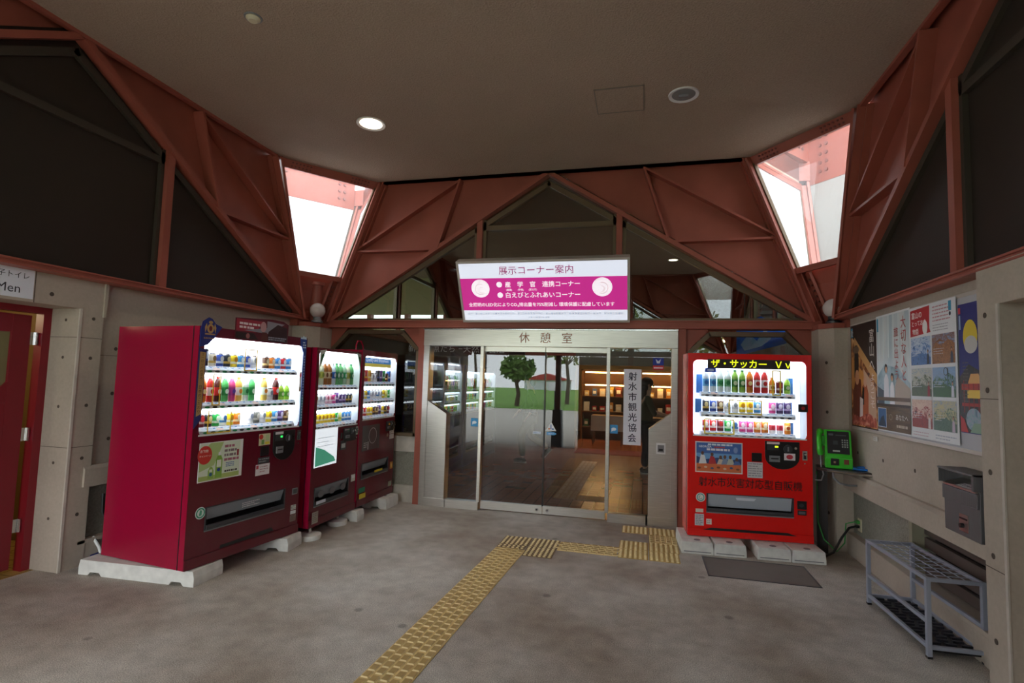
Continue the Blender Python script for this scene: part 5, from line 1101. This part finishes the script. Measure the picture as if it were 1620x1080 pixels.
# ================================================================ LEFT SIDE SMALL THINGS
o = MB(); o.box(-.16, .16, -.003, 0, 2.07, 2.28, flat('E4E8F0')); o.text('男子トイレ', .0, 2.23, -.004, flat('2A3038'), wd=.25); o.text('Men', .0, 2.135, -.004, flat('2A3038'), ht=.062); o.rect(-.16, -.135, 2.22, 2.28, -.0035, '3A68C0')
o = o.build('paper_sign', loc=(-4.357, 2.76, 0), rz=pi/2); tag(o, 'white paper sign reading Men on the left concrete lintel', 'sign')
t = empty('dustpan', (-4.295, 3.56, 0), radians(10), 'blue dustpan with white handle tucked behind the largest machine', 'dustpan')
mb = MB(); mb.prism([(-.06, 0), (.06, 0), (.05, .05), (-.06, .07)], -.05, .05, 'y', flat('1C2A78')); mb.build('pan', t, bevel=.004)
mb = MB(); mb.tube([(.0, 0, .05), (-.03, .0, .12), (-.09, .0, .20)], .012, WHITE, 8); mb.build('handle', t, smooth=True)
mb = MB(); mb.tube([(-4.33, 3.56, .55), (-4.31, 3.55, .40), (-4.26, 3.58, .30), (-4.24, 3.57, .2), (-4.28, 3.66, .12)], .012, BLACK, 8); o = mb.build('power_cable', smooth=True); tag(o, 'black cable hanging behind the largest maroon machine', 'cable')

# ================================================================ THE HALL BEHIND THE GLASS
HW = mat('hall_grey_wall', (112, 108, 98), .8, noise=(2, .08)); HD = mat('hall_dark_wall', (62, 56, 52), .7)
def wallbox(name, a, b, c, d_, e, f_, m): q = MB(); q.box(a, b, c, d_, e, f_, m); return struct(q.build(name))
wallbox('wall_hall_left_lower', XL-.30, XL-.02, 6.6, 12.95, 0, 2.215, HW)
q = MB(); q.box(XR+.02, XR+.3, 6.4, 12.95, 0, 2.215, HW); struct(q.build('wall_hall_right_lower'))
q = MB(); q.box(-4.4, -1.85, 12.96, 13.15, 0, 2.215, HD); q.box(-1.85, -1.60, 12.86, 13.15, 0, 2.215, HW); q.box(.95, 1.9, 12.96, 13.15, 0, 2.215, HD); q.box(-1.6, .95, 12.88, 13.15, 2.0, 2.6, HW); struct(q.build('wall_hall_back_lower'))
# shop behind
SHW = mat('shop_cream_wall', (190, 160, 110), .7)
q = MB(); q.box(-3.6, 3.6, 17.6, 17.7, 0, 2.9, SHW); q.box(-3.7, -3.6, 13.1, 17.7, 0, 2.9, SHW); q.box(3.6, 3.7, 13.1, 17.7, 0, 2.9, SHW); struct(q.build('wall_shop'))
q = MB(); q.box(-3.7, 3.7, 13.15, 17.7, 2.75, 2.85, mat('shop_ceiling', (150, 138, 120), .8)); q.box(-4.5, 4, 13.15, 18, 2.9, 4.5, HD); struct(q.build('ceiling'))
wm = (1, .74, .42)
k_ = 0
for x, yy, z in ((-1.0, 15.4, 0), (.55, 15.4, 0), (-2.6, 15.4, 0), (2.1, 15.4, 0)):
    k_ += 1
    t = empty('shop_shelf', (x, yy, 0), 0, ('open wooden shop shelf with warm strip lights, %s' % ('second from the left in the shop', 'third from the left in the shop', 'leftmost in the shop', 'rightmost in the shop')[k_-1]), 'shelf', 'lit shelves in the shop behind the hall')
    WD = mat('shop_wood', (120, 84, 52), .5)
    mb = MB(); mb.box(-.70, .70, .0, .04, 0, 1.95, WD); mb.box(-.70, -.66, -.4, 0, 0, 1.95, WD); mb.box(.66, .70, -.4, 0, 0, 1.95, WD); mb.box(-.7, .7, -.4, 0, 1.90, 1.95, WD); mb.build('case', t)
    for zz in (.35, .78, 1.20, 1.55):
        mb = MB(); mb.box(-.66, .66, -.38, 0, zz-.015, zz+.01, WD); mb.build('shelf_board', t)
    for zz in (1.87, 1.52):
        mb = MB(); mb.box(-.58, .58, -.385, -.35, zz-.02, zz+.01, glow('FFC47A', 26)); mb.build('strip_light', t)
rr = random.Random(3); GM = {}
gcols = ['B8342C', 'E0C080', 'F0E8D8', '3A6A48', 'D89038', '8A3A2A', 'E8D0B0', '4A6AA0', 'C8A048']
for sx_, (x, nm) in enumerate(((-1.0, 'second'), (.55, 'third'), (-2.6, 'leftmost'))):
    for zi, (zz, sn) in enumerate(((.36, 'bottom'), (.79, 'lower'), (1.21, 'upper'))):
        for k in range(6):
            c = rr.choice(gcols); wd_ = rr.choice((.12, .15)); hh_ = rr.choice((.14, .2, .25))
            key = (c, wd_, hh_)
            if key not in GM:
                mb = MB(); mb.box(-wd_/2, wd_/2, -.06, .06, 0, hh_, flat(c)); mb.rect(-wd_*.35, wd_*.35, hh_*.3, hh_*.7, -.0605, 'F0E8D8'); o = mb.build('souvenir_box', bevel=.004); GM[key] = o.data; bpy.data.objects.remove(o)
            o = bpy.data.objects.new('souvenir_box', GM[key]); C.objects.link(o); o.location = (x-.55+k*.22, 15.15, zz+.002)
            cn = {'B8342C': 'red', 'E0C080': 'tan', 'F0E8D8': 'white', '3A6A48': 'green', 'D89038': 'orange', '8A3A2A': 'brown', 'E8D0B0': 'cream', '4A6AA0': 'blue', 'C8A048': 'gold'}[c]
            tag(o, '%s souvenir box, %s from left on the %s board of the %s shop shelf' % (cn, ORD[k], sn, nm), 'box', 'souvenir boxes on the %s shop shelf' % nm)
for x in (-1.6, .2, 1.9):
    mb = MB(); mb.box(-.6, .6, -.12, .12, -.05, 0, glow('FFD8A0', 14)); mb.box(-.63, .63, -.15, .15, -.01, 0.01, WHITE)
    o = mb.build('ceiling_light', loc=(x, 14.2, 2.74)); tag(o, 'warm ceiling light panel in the shop, %s of three' % {-1.6: 'left', .2: 'middle', 1.9: 'right'}[x], 'light', 'ceiling lights in the shop')
# display tables in the shop
for x, y_, lab in ((-.9, 14.2, 'low shop table with white cloth behind the door glass, left'), (.45, 14.0, 'low shop table with dark cloth behind the door glass, right')):
    t = empty('display_table', (x, y_, 0), 0, lab, 'table')
    mb = MB(); mb.box(-.4, .4, -.25, .25, .70, .74, WD); mb.build('table_top', t)
    mb = MB(); mb.box(-.41, .41, -.255, -.25, .35, .74, flat('D8D0C0' if x < 0 else '5A4A40')); mb.build('cloth', t)
    for a in (-.36, .36):
        for b_ in (-.2, .2):
            mb = MB(); mb.box(a-.02, a+.02, b_-.02, b_+.02, 0, .7, WD); mb.build('leg', t)
o = MB(); o.box(-1.5, .9, 12.1, 12.9, 0, .012, mat('red_mat', (110, 20, 26), .9)); o = o.build('doormat', loc=(0, 0, 0)); tag(o, 'dark red doormat at the shop entrance across the hall', 'mat')
mb = MB()
mb.box(-1.18, -.88, 7.3, 10.9, 0, .006, mat('hall_guide_pale', (176, 132, 112), .5)); mb.box(-.86, -.45, 7.3, 7.6, 0, .006, mat('hall_guide_pale', (0, 0, 0)))
for k in range(12):
    for j in range(4): mb.box(-1.16+j*.075, -1.12+j*.075, 7.33+k*.3, 7.55+k*.3, .006, .011, mat('hall_guide_rib', (196, 160, 140), .5))
o = mb.build('tactile_guide_strip', loc=(0, 0, 0)); tag(o, 'pale tactile guide strip on the brown hall floor behind the glass', 'tactile paving')
# banner above the side glass
o = MB(); o.box(-3.3, -1.6, 0, .03, 1.90, 2.12, mat('dark_maroon_board', (58, 20, 24), .5)); o.text('新湊の魚たち −天然と養殖', -2.62, 2.01, -.002, mat('banner_ink', (200, 190, 190), .5, emit=.12), wd=1.45)
o = o.build('exhibit_banner', loc=(0, 7.2, 0)); tag(o, 'dark maroon exhibit banner with white characters behind the left door glass', 'sign')
mb = MB(); mb.cyl((-3.0, 7.21, 2.1), (-3.0, 7.21, 4.17), .006, GREY, 6); mb.cyl((-1.8, 7.21, 2.1), (-1.8, 7.21, 4.17), .006, GREY, 6); m_ = mb.build('hanging_wire', o); 
# drinks machines standing along the left side of the hall
HB = mat('blue_enamel', (44, 58, 132), .3); HG = mat('slate_enamel', (84, 96, 112), .35)
for k, (y_, fm, lab, sn, c1, c2, c3) in enumerate(((8.15, HB, 'blue drinks machine in the hall, nearest the left door glass', 'near hall machine', 'ccdeffea', 'YWyWYGWE', 'gghEYRgg'),
        (9.25, HB, 'blue drinks machine in the hall, middle of the three behind the glass', 'middle hall machine', '97842318', 'WRBYEOWB', 'YERWOBPY'),
        (10.35, HG, 'slate grey drinks machine in the hall, farthest of the three behind the glass', 'far hall machine', '75312849', 'KNRBWKMN', 'MRPBWRKR'))):
    machine(lab, -3.15, y_, .0, radians(90), 1.0, .7, 1.83, fm, fm, (.08, .92, .95, 1.72), [(c1, 1.36, 'top'), (c2, 1.16, 'middle'), (c3, .97, 'bottom')], (.13, .87), (.15, .80, .25, .40), sn, e=.8, etube=4)
# things on the sill side: router, screen
t = empty('wireless_router', (-2.93, 6.52, .83), radians(10), 'small white wireless router on the sill behind the left side window', 'router')
mb = MB(); mb.box(-.09, .09, -.05, .05, 0, .035, WHITE); mb.build('body', t, bevel=.01)
mb = MB(); mb.tube([(.0, .05, .03), (.03, .08, .15), (.07, .07, .32), (.08, .06, .40)], .004, BLACK, 6); mb.tube([(-.05, .05, .03), (-.10, .07, .08), (-.2, .06, .12)], .004, BLACK, 6); mb.build('cable', t)
t = empty('wall_screen', (-3.2, 7.0, 0), 0, 'large dark flat screen behind the left side window', 'screen')
mb = MB(); mb.box(-.6, .5, 0, .05, 1.05, 1.75, BLACK); mb.build('panel', t, bevel=.005)
mb = MB(); mb.box(-.08, .08, .02, .05, .0, 1.1, DARK); mb.box(-.3, .3, -.15, .25, 0, .02, DARK); mb.build('stand', t)
q = MB(); q.box(-3.98, -2.0, 6.62, 6.64, .83, .98, flat('98A8A8')); o = q.build('sill_board', loc=(0, 0, 0)); bpy.data.objects.remove(o)
# blue banner seen through the right windows
o = MB(); o.prism([(-.30, -.25), (.30, -.08), (.30, .10), (0, .28), (-.30, .12)], 0, .04, 'y', flat('2A74F0')); o.poly([(-.25, -.1), (-.15, .05), (-.05, -.05), (.05, .12), (.12, -.02), (.0, -.12), (-.2, -.18)], -.002, 'A8C8F4')
for a in (-.2, .2): o.cyl((a, .02, .15), (a, .02, 1.93), .006, GREY, 6)
o = o.build('blue_banner', loc=(1.50, 7.6, 2.24), rz=radians(-8)); tag(o, 'bright blue hanging banner seen through the window over the red machine', 'banner')
# reception desk on the right
t = empty('reception_desk', (.9, 10.4, 0), 0, 'green topped reception desk behind the woman in the hall', 'desk')
mb = MB(); mb.box(-.55, .8, -.3, .3, .72, .76, flat('7AA890')); mb.build('table_top', t)
mb = MB(); mb.box(-.52, .77, -.25, .27, 0, .72, flat('8A9088')); mb.build('front_panel', t)

# roofed bay to the left of the hall, seen through the hall's left gable
q = MB(); q.prism([(-10.6, 6.4), (-5.3, 6.4), (-4.45, 7.4), (-4.45, 13), (-10.6, 13)], ZC+.05, ZC+.3, 'z', CEIL); struct(q.build('ceiling'))
q = MB(); q.box(-10.8, -10.6, 6.4, 13, 0, 2.6, mat('pale_green_wall', (158, 150, 112), .8)); q.box(-10.8, -10.6, 6.4, 13, 3.2, 4.2, mat('pale_green_wall', (0, 0, 0))); q.box(-10.8, -10.6, 9.4, 9.6, 2.6, 3.2, STEEL); struct(q.build('wall_neighbour'))
q = MB(); q.box(-10.6, -4.6, 13, 13.2, 0, 2.9, mat('pale_green_wall', (0, 0, 0))); q.box(-10.6, -4.6, 13, 13.2, 3.25, 4.3, mat('pale_green_wall', (0, 0, 0)))
for k in range(6): q.box(-10.6+k*1.1, -10.5+k*1.1, 13, 13.2, 2.9, 3.25, STEEL)
struct(q.build('wall_neighbour'))
q = MB(); q.prism([(3.0, 6.4), (8, 6.4), (8, 13), (2.1, 13), (2.1, 7.45)], ZC+.05, ZC+.3, 'z', CEIL); struct(q.build('ceiling'))
q = MB(); q.box(2.2, 8, 13, 13.2, 0, 2.9, HD)
for k in range(5): q.box(2.2, 8, 13, 13.2, 2.96+k*.14, 3.03+k*.14, mat('shutter_slat', (150, 154, 158), .5))
q.box(2.2, 8, 13, 13.2, 3.65, 4.3, HD); q.box(8, 8.2, 6.4, 13, 0, 4.3, HD); struct(q.build('wall_neighbour'))
# ================================================================ PEOPLE
def skin_mesh(name, V, E_, R, m, parent, sub=2, root=0):
    me = bpy.data.meshes.new(name); me.from_pydata([tuple(v) for v in V], E_, []); me.update()
    o = bpy.data.objects.new(name, me); C.objects.link(o)
    sk = o.modifiers.new('skin', 'SKIN'); sk.use_smooth_shade = True
    for i, d_ in enumerate(me.skin_vertices[0].data): d_.radius = (R[i], R[i]) if not isinstance(R[i], tuple) else R[i]; d_.use_root = (i == root)
    s_ = o.modifiers.new('sub', 'SUBSURF'); s_.levels = s_.render_levels = sub
    bpy.context.view_layer.update()
    m2 = bpy.data.meshes.new_from_object(o.evaluated_get(bpy.context.evaluated_depsgraph_get()))
    bpy.data.objects.remove(o); m2.materials.clear(); m2.materials.append(m); m2.name = name
    o = bpy.data.objects.new(name, m2); C.objects.link(o); o.parent = parent; m2.polygons.foreach_set('use_smooth', [True]*len(m2.polygons)); return o
def person(loc, rz, label, hips, Lk, La, Rk, Ra, Le, Lh, Re, Rh, shirt, trousers, skirt=False, hairlen=.10, lt=None, rt=None):
    """all joints in local metres: facing -y; L/R knee, ankle, elbow, hand"""
    t = empty('person', loc, rz, label, 'person')
    SK = mat('skin', (206, 160, 132), .5); HR = mat('dark_hair', (30, 22, 20), .5)
    ch = Vector((0, 0, hips+.42)); nk = Vector((0, -.01, hips+.55)); hd = Vector((0, -.025, hips+.68))
    ls = Vector((.16, 0, hips+.46)); rs = Vector((-.16, 0, hips+.46)); lh = Vector((.09, 0, hips-.03)); rh = Vector((-.09, 0, hips-.03))
    V = [Vector((0, 0, hips)), Vector((0, 0, hips+.2)), ch, nk, hd, hd+Vector((0, 0, .085)), ls, Vector(Le), Vector(Lh), rs, Vector(Re), Vector(Rh), lh, Vector(Lk), Vector(La), rh, Vector(Rk), Vector(Ra)]
    E_ = [(0, 1), (1, 2), (2, 3), (3, 4), (4, 5), (2, 6), (6, 7), (7, 8), (2, 9), (9, 10), (10, 11), (0, 12), (12, 13), (13, 14), (0, 15), (15, 16), (16, 17)]
    R = [.11, .10, .11, .05, .085, .07, .052, .038, .026, .052, .038, .026, .085, .055, .035, .085, .055, .035]
    for hnd, elb, sx in ((Vector(Lh), Vector(Le), 1), (Vector(Rh), Vector(Re), -1)):
        d_ = (hnd-elb).normalized(); si = d_.cross(Vector((0, 1, 0))); si = si.normalized() if si.length > .1 else Vector((1, 0, 0))
        hi = 8 if sx > 0 else 11; k0 = len(V); V.append(hnd+d_*.07); R.append((.034, .018)); E_.append((hi, k0))
        for q in range(4):
            a = V[k0]+si*(.026-.0175*q); l = (.06, .072, .068, .052)[q]
            V += [a+d_*l*.5, a+d_*l+Vector((0, -.012, -.01))]; R += [.009, .007]; E_ += [(k0, len(V)-2), (len(V)-2, len(V)-1)]
        V += [hnd+d_*.035+si*.04*sx, hnd+d_*.075+si*.055*sx]; R += [.010, .008]; E_ += [(hi, len(V)-2), (len(V)-2, len(V)-1)]
    skin_mesh('body', V, E_, R, SK, t)
    # face
    mb = MB()
    for sx in (-1, 1): mb.ball((hd.x+sx*.033, hd.y-.088, hd.z+.035), .012, .008, .007, flat('F0F0F0'), 10); mb.ball((hd.x+sx*.033, hd.y-.095, hd.z+.035), .006, .004, .006, flat('201818'), 8); mb.ball((hd.x+sx*.092, hd.y, hd.z+.02), .012, .02, .03, SK, 10)
    mb.ball((hd.x, hd.y-.10, hd.z+.01), .012, .018, .022, SK, 10); mb.ball((hd.x, hd.y-.088, hd.z-.03), .024, .008, .007, flat('A85A50'), 10); mb.build('face', t, smooth=True)
    mb = MB(); mb.ball((hd.x, hd.y+.02, hd.z+.065), .108, .115, .10, HR, 20); mb.ball((hd.x, hd.y+.055, hd.z-.02), .095, .07, .10, HR, 16)
    if hairlen > .15: mb.ball((hd.x, hd.y+.075, hd.z-.12), .10, .06, .15, HR, 16)
    mb.build('hair', t, smooth=True)
    SM = mat('cloth_'+shirt, shirt, .9); TM = mat('cloth_'+trousers, trousers, .9)
    V = [Vector((0, 0, hips-.06)), Vector((0, 0, hips+.18)), ch, ls, Vector(Le), Vector(Le).lerp(Vector(Lh), .15 if hairlen > .15 else .8), rs, Vector(Re), Vector(Re).lerp(Vector(Rh), .15 if hairlen > .15 else .8), nk-Vector((0, 0, .06))]
    skin_mesh('shirt', V, [(0, 1), (1, 2), (2, 3), (3, 4), (4, 5), (2, 6), (6, 7), (7, 8), (2, 9)], [(.165, .13), (.145, .12), (.16, .125), .068, .052, .046, .068, .052, .046, .062], SM, t)
    V = [Vector((0, 0, hips)), lh, Vector(Lk), Vector(La)+Vector((0, 0, .03)), rh, Vector(Rk), Vector(Ra)+Vector((0, 0, .03))]
    skin_mesh('trousers', V, [(0, 1), (1, 2), (2, 3), (0, 4), (4, 5), (5, 6)], [(.14, .12), .10, .075, .062, .10, .075, .062], TM, t)
    for A_, tp in ((Vector(La), lt), (Vector(Ra), rt)):
        mb = MB(); mb.ball((0, -.055, .0), .046, .13, .045, flat('302C2A'), 16); mb.box(-.04, .04, -.17, .07, -.05, -.03, flat('D0C8C0')); o = mb.build('shoe', t, smooth=True); o.location = A_+Vector((0, 0, -.03)); o.rotation_euler.x = tp or 0
    return t
# walking visitor (in profile, facing left in the photograph)
person((-2.15, 10.3, 0), radians(-80), 'person in dark top and khaki trousers walking across the hall behind the glass', .90, (.09, -.16, .50), (.09, -.12, .08), (-.09, .02, .48), (-.09, .36, .26), (.22, .12, 1.12), (.2, -.02, .92), (-.22, -.10, 1.12), (-.2, -.25, .95), '24282E', '6A5A3A', rt=radians(50))
person((.05, 9.95, 0), radians(100), 'person with long dark hair in an olive top reaching right behind the glass', .86, (.09, -.02, .47), (.09, .02, .08), (-.09, .0, .47), (-.09, .04, .08), (.20, -.16, 1.08), (.12, -.40, 1.02), (-.22, -.10, 1.06), (-.14, -.36, 1.0), '4A4A34', '26262C', hairlen=.3)

# ================================================================ OUTDOORS
PAV = mat('outdoor_paving', (176, 172, 164), .85, noise=(2, .08)); LAWN = mat('lawn_green', (96, 140, 48), .95, noise=(3, .2), noise2=(60, .4))
q = MB(); q.box(-60, 60, -17, -.45, -.20, -.02, PAV); q.box(-60, -4.6, -.45, 40, -.20, -.02, PAV); q.box(2.6, 60, -.45, 40, -.20, -.02, PAV); q.box(-4.6, 2.6, 18.2, 40, -.2, -.02, PAV); struct(q.build('ground'))
q = MB(); q.box(-60, 60, -95, -17, -.2, .0, LAWN); o = q.build('lawn'); tag(o, 'green lawn beyond the paving, seen reflected in the door glass', 'lawn', kind='stuff')
def tree(x, y, h, cr, label, sd):
    r2 = random.Random(sd); t = empty('tree', (x, y, .03), 0, label, 'tree')
    mb = MB(); pts = [(0, 0, 0), (.1, 0, h*.25), (-.05, .1, h*.5), (.1, .1, h*.75)]
    for a, b, ra, rb in ((0, 1, .16, .13), (1, 2, .13, .10), (2, 3, .10, .05)): mb.cyl(pts[a], pts[b], ra, mat('bark', (84, 70, 58), .9), 10, rb)
    for k in range(6): a = k*1.05; mb.cyl((0, .05, h*.45), (cos(a)*cr*.6, sin(a)*cr*.6, h*.7), .05, mat('bark', (0, 0, 0)), 6, .02)
    mb.build('trunk', t)
    lf_ = mat('foliage_%d' % (sd % 2), ((104, 134, 66), (128, 138, 72))[sd % 2], .9); mb = MB()
    for k in range(520):
        a = r2.uniform(0, 2*pi); v = r2.uniform(-1, 1); rad = cr*(r2.random()**.4); c = Vector((cos(a)*math.sqrt(1-v*v)*rad, sin(a)*math.sqrt(1-v*v)*rad, h*.78+v*rad*.75))
        s_ = r2.uniform(.12, .28); n = Vector((r2.gauss(0, 1), r2.gauss(0, 1), r2.gauss(0, 1))).normalized(); x_ = n.orthogonal().normalized()*s_; y_ = n.cross(x_)
        mb.add([c-x_, c-y_*.6, c+x_, c+y_*.6], [(0, 1, 2, 3)], lf_)
    mb.build('foliage', t)
tree(-5.2, -24.5, 6.0, 2.6, 'broad tree on the lawn reflected in the middle of the glass', 1); tree(-7.6, -19.5, 3.0, 1.1, 'small round tree on the lawn reflected in the glass', 2)
tree(-2.2, -30, 7.5, 3.0, 'tall tree on the lawn reflected right of the broad tree', 3); tree(-15, -34, 8.5, 3.4, 'tall tree reflected at the left edge of the glass', 5); tree(3, -26, 6.5, 2.6, 'tree on the lawn reflected towards the right', 7)
t = empty('information_stand', (-4.9, -17.6, 0), pi, 'small white information stand on a post by the lawn', 'sign')
mb = MB(); mb.box(-.05, .05, -.05, .05, 0, 1.1, DARK); mb.build('post', t)
mb = MB(); mb.box(-.35, .35, -.06, -.02, 1.05, 1.55, WHITE); mb.build('panel', t, bevel=.01)
t = empty('small_building', (-17, -84, 0), 0, 'low white building with red roof far beyond the lawn', 'building')
mb = MB(); mb.box(-4, 4, -2, 2, 0, 1.8, flat('D8DCE0')); mb.build('wall', t)
mb = MB(); mb.prism([(-4.4, 1.8), (4.4, 1.8), (0, 3.0)], -2.4, 2.4, 'y', flat('B8403A')); mb.build('roof', t)
# neighbouring bays seen through the sloping corner windows: clad chamfers and tall steel fascias
PW = mat('white_cladding', (222, 226, 230), .6); GC = mat('grey_cladding', (150, 148, 142), .7)
def chamfer_out(t, at, bt, ab, bb, panel):
    # at/bt top corners, ab/bb bottom corners (x, y); outside faces the open pit
    mb = MB(); c_ = Vector((0, 0, 0)); P = [Vector((*ab, 2.2)), Vector((*bb, 2.2)), Vector((*bt, ZC)), Vector((*at, ZC))]
    n = (P[1]-P[0]).cross(P[2]-P[0]).normalized()*.04
    mb.add(P+[p+n for p in P], [(0, 1, 2, 3), (7, 6, 5, 4), (0, 4, 5, 1), (1, 5, 6, 2), (2, 6, 7, 3), (3, 7, 4, 0)], panel); mb.build('clad_panel', t)
def fascia(name, at, bt, z0, z1, out, label):
    t = empty(name, (0, 0, 0), 0, label, 'roof structure')
    a = Vector((*at, 0)); b = Vector((*bt, 0)); d = (b-a).normalized(); o_ = Vector((*out, 0)).normalized()*.05
    mb = MB(); vs = [a+o_, b+o_, b-o_, a-o_]; mb.prism([(v.x, v.y) for v in vs], z0, z1, 'z', STEEL); mb.build('steel_plate', t)
    L_ = (b-a).length; mb = MB()
    for cc in (.16, .84):
        for i in range(7):
            for j in (-.04, .04):
                p = a+d*(L_*cc+j)+o_+Vector((0, 0, z0+.14+i*.11)); mb.cyl(p, p+o_.normalized()*.02, .022, STEELD, 8)
    mb.build('bolt', t)
    return t
t = fascia('roof_fascia', (-5.24, 6.34), (-4.45, 7.33), 4.15, 5.6, (-1, -1) if False else (.78, -.62), 'pink steel fascia with bolts and white panel beyond the left sloping window')
chamfer_out(t, (-5.24, 6.34), (-4.45, 7.33), (-4.70, 6.34), (-4.45, 6.62), PW)
t = fascia('roof_fascia', (1.14, 6.42), (1.98, 7.36), 4.46, 5.6, (.78, -.62), 'pink steel fascia with bolts above the white sloping panel outside the right window')
t = fascia('roof_fascia', (2.05, 7.36), (2.86, 6.34), 4.15, 5.6, (-.78, -.62), 'pink steel fascia with grey panel at the right of the right sloping window')
chamfer_out(t, (2.05, 7.36), (2.86, 6.34), (2.05, 6.66), (2.30, 6.34), GC)
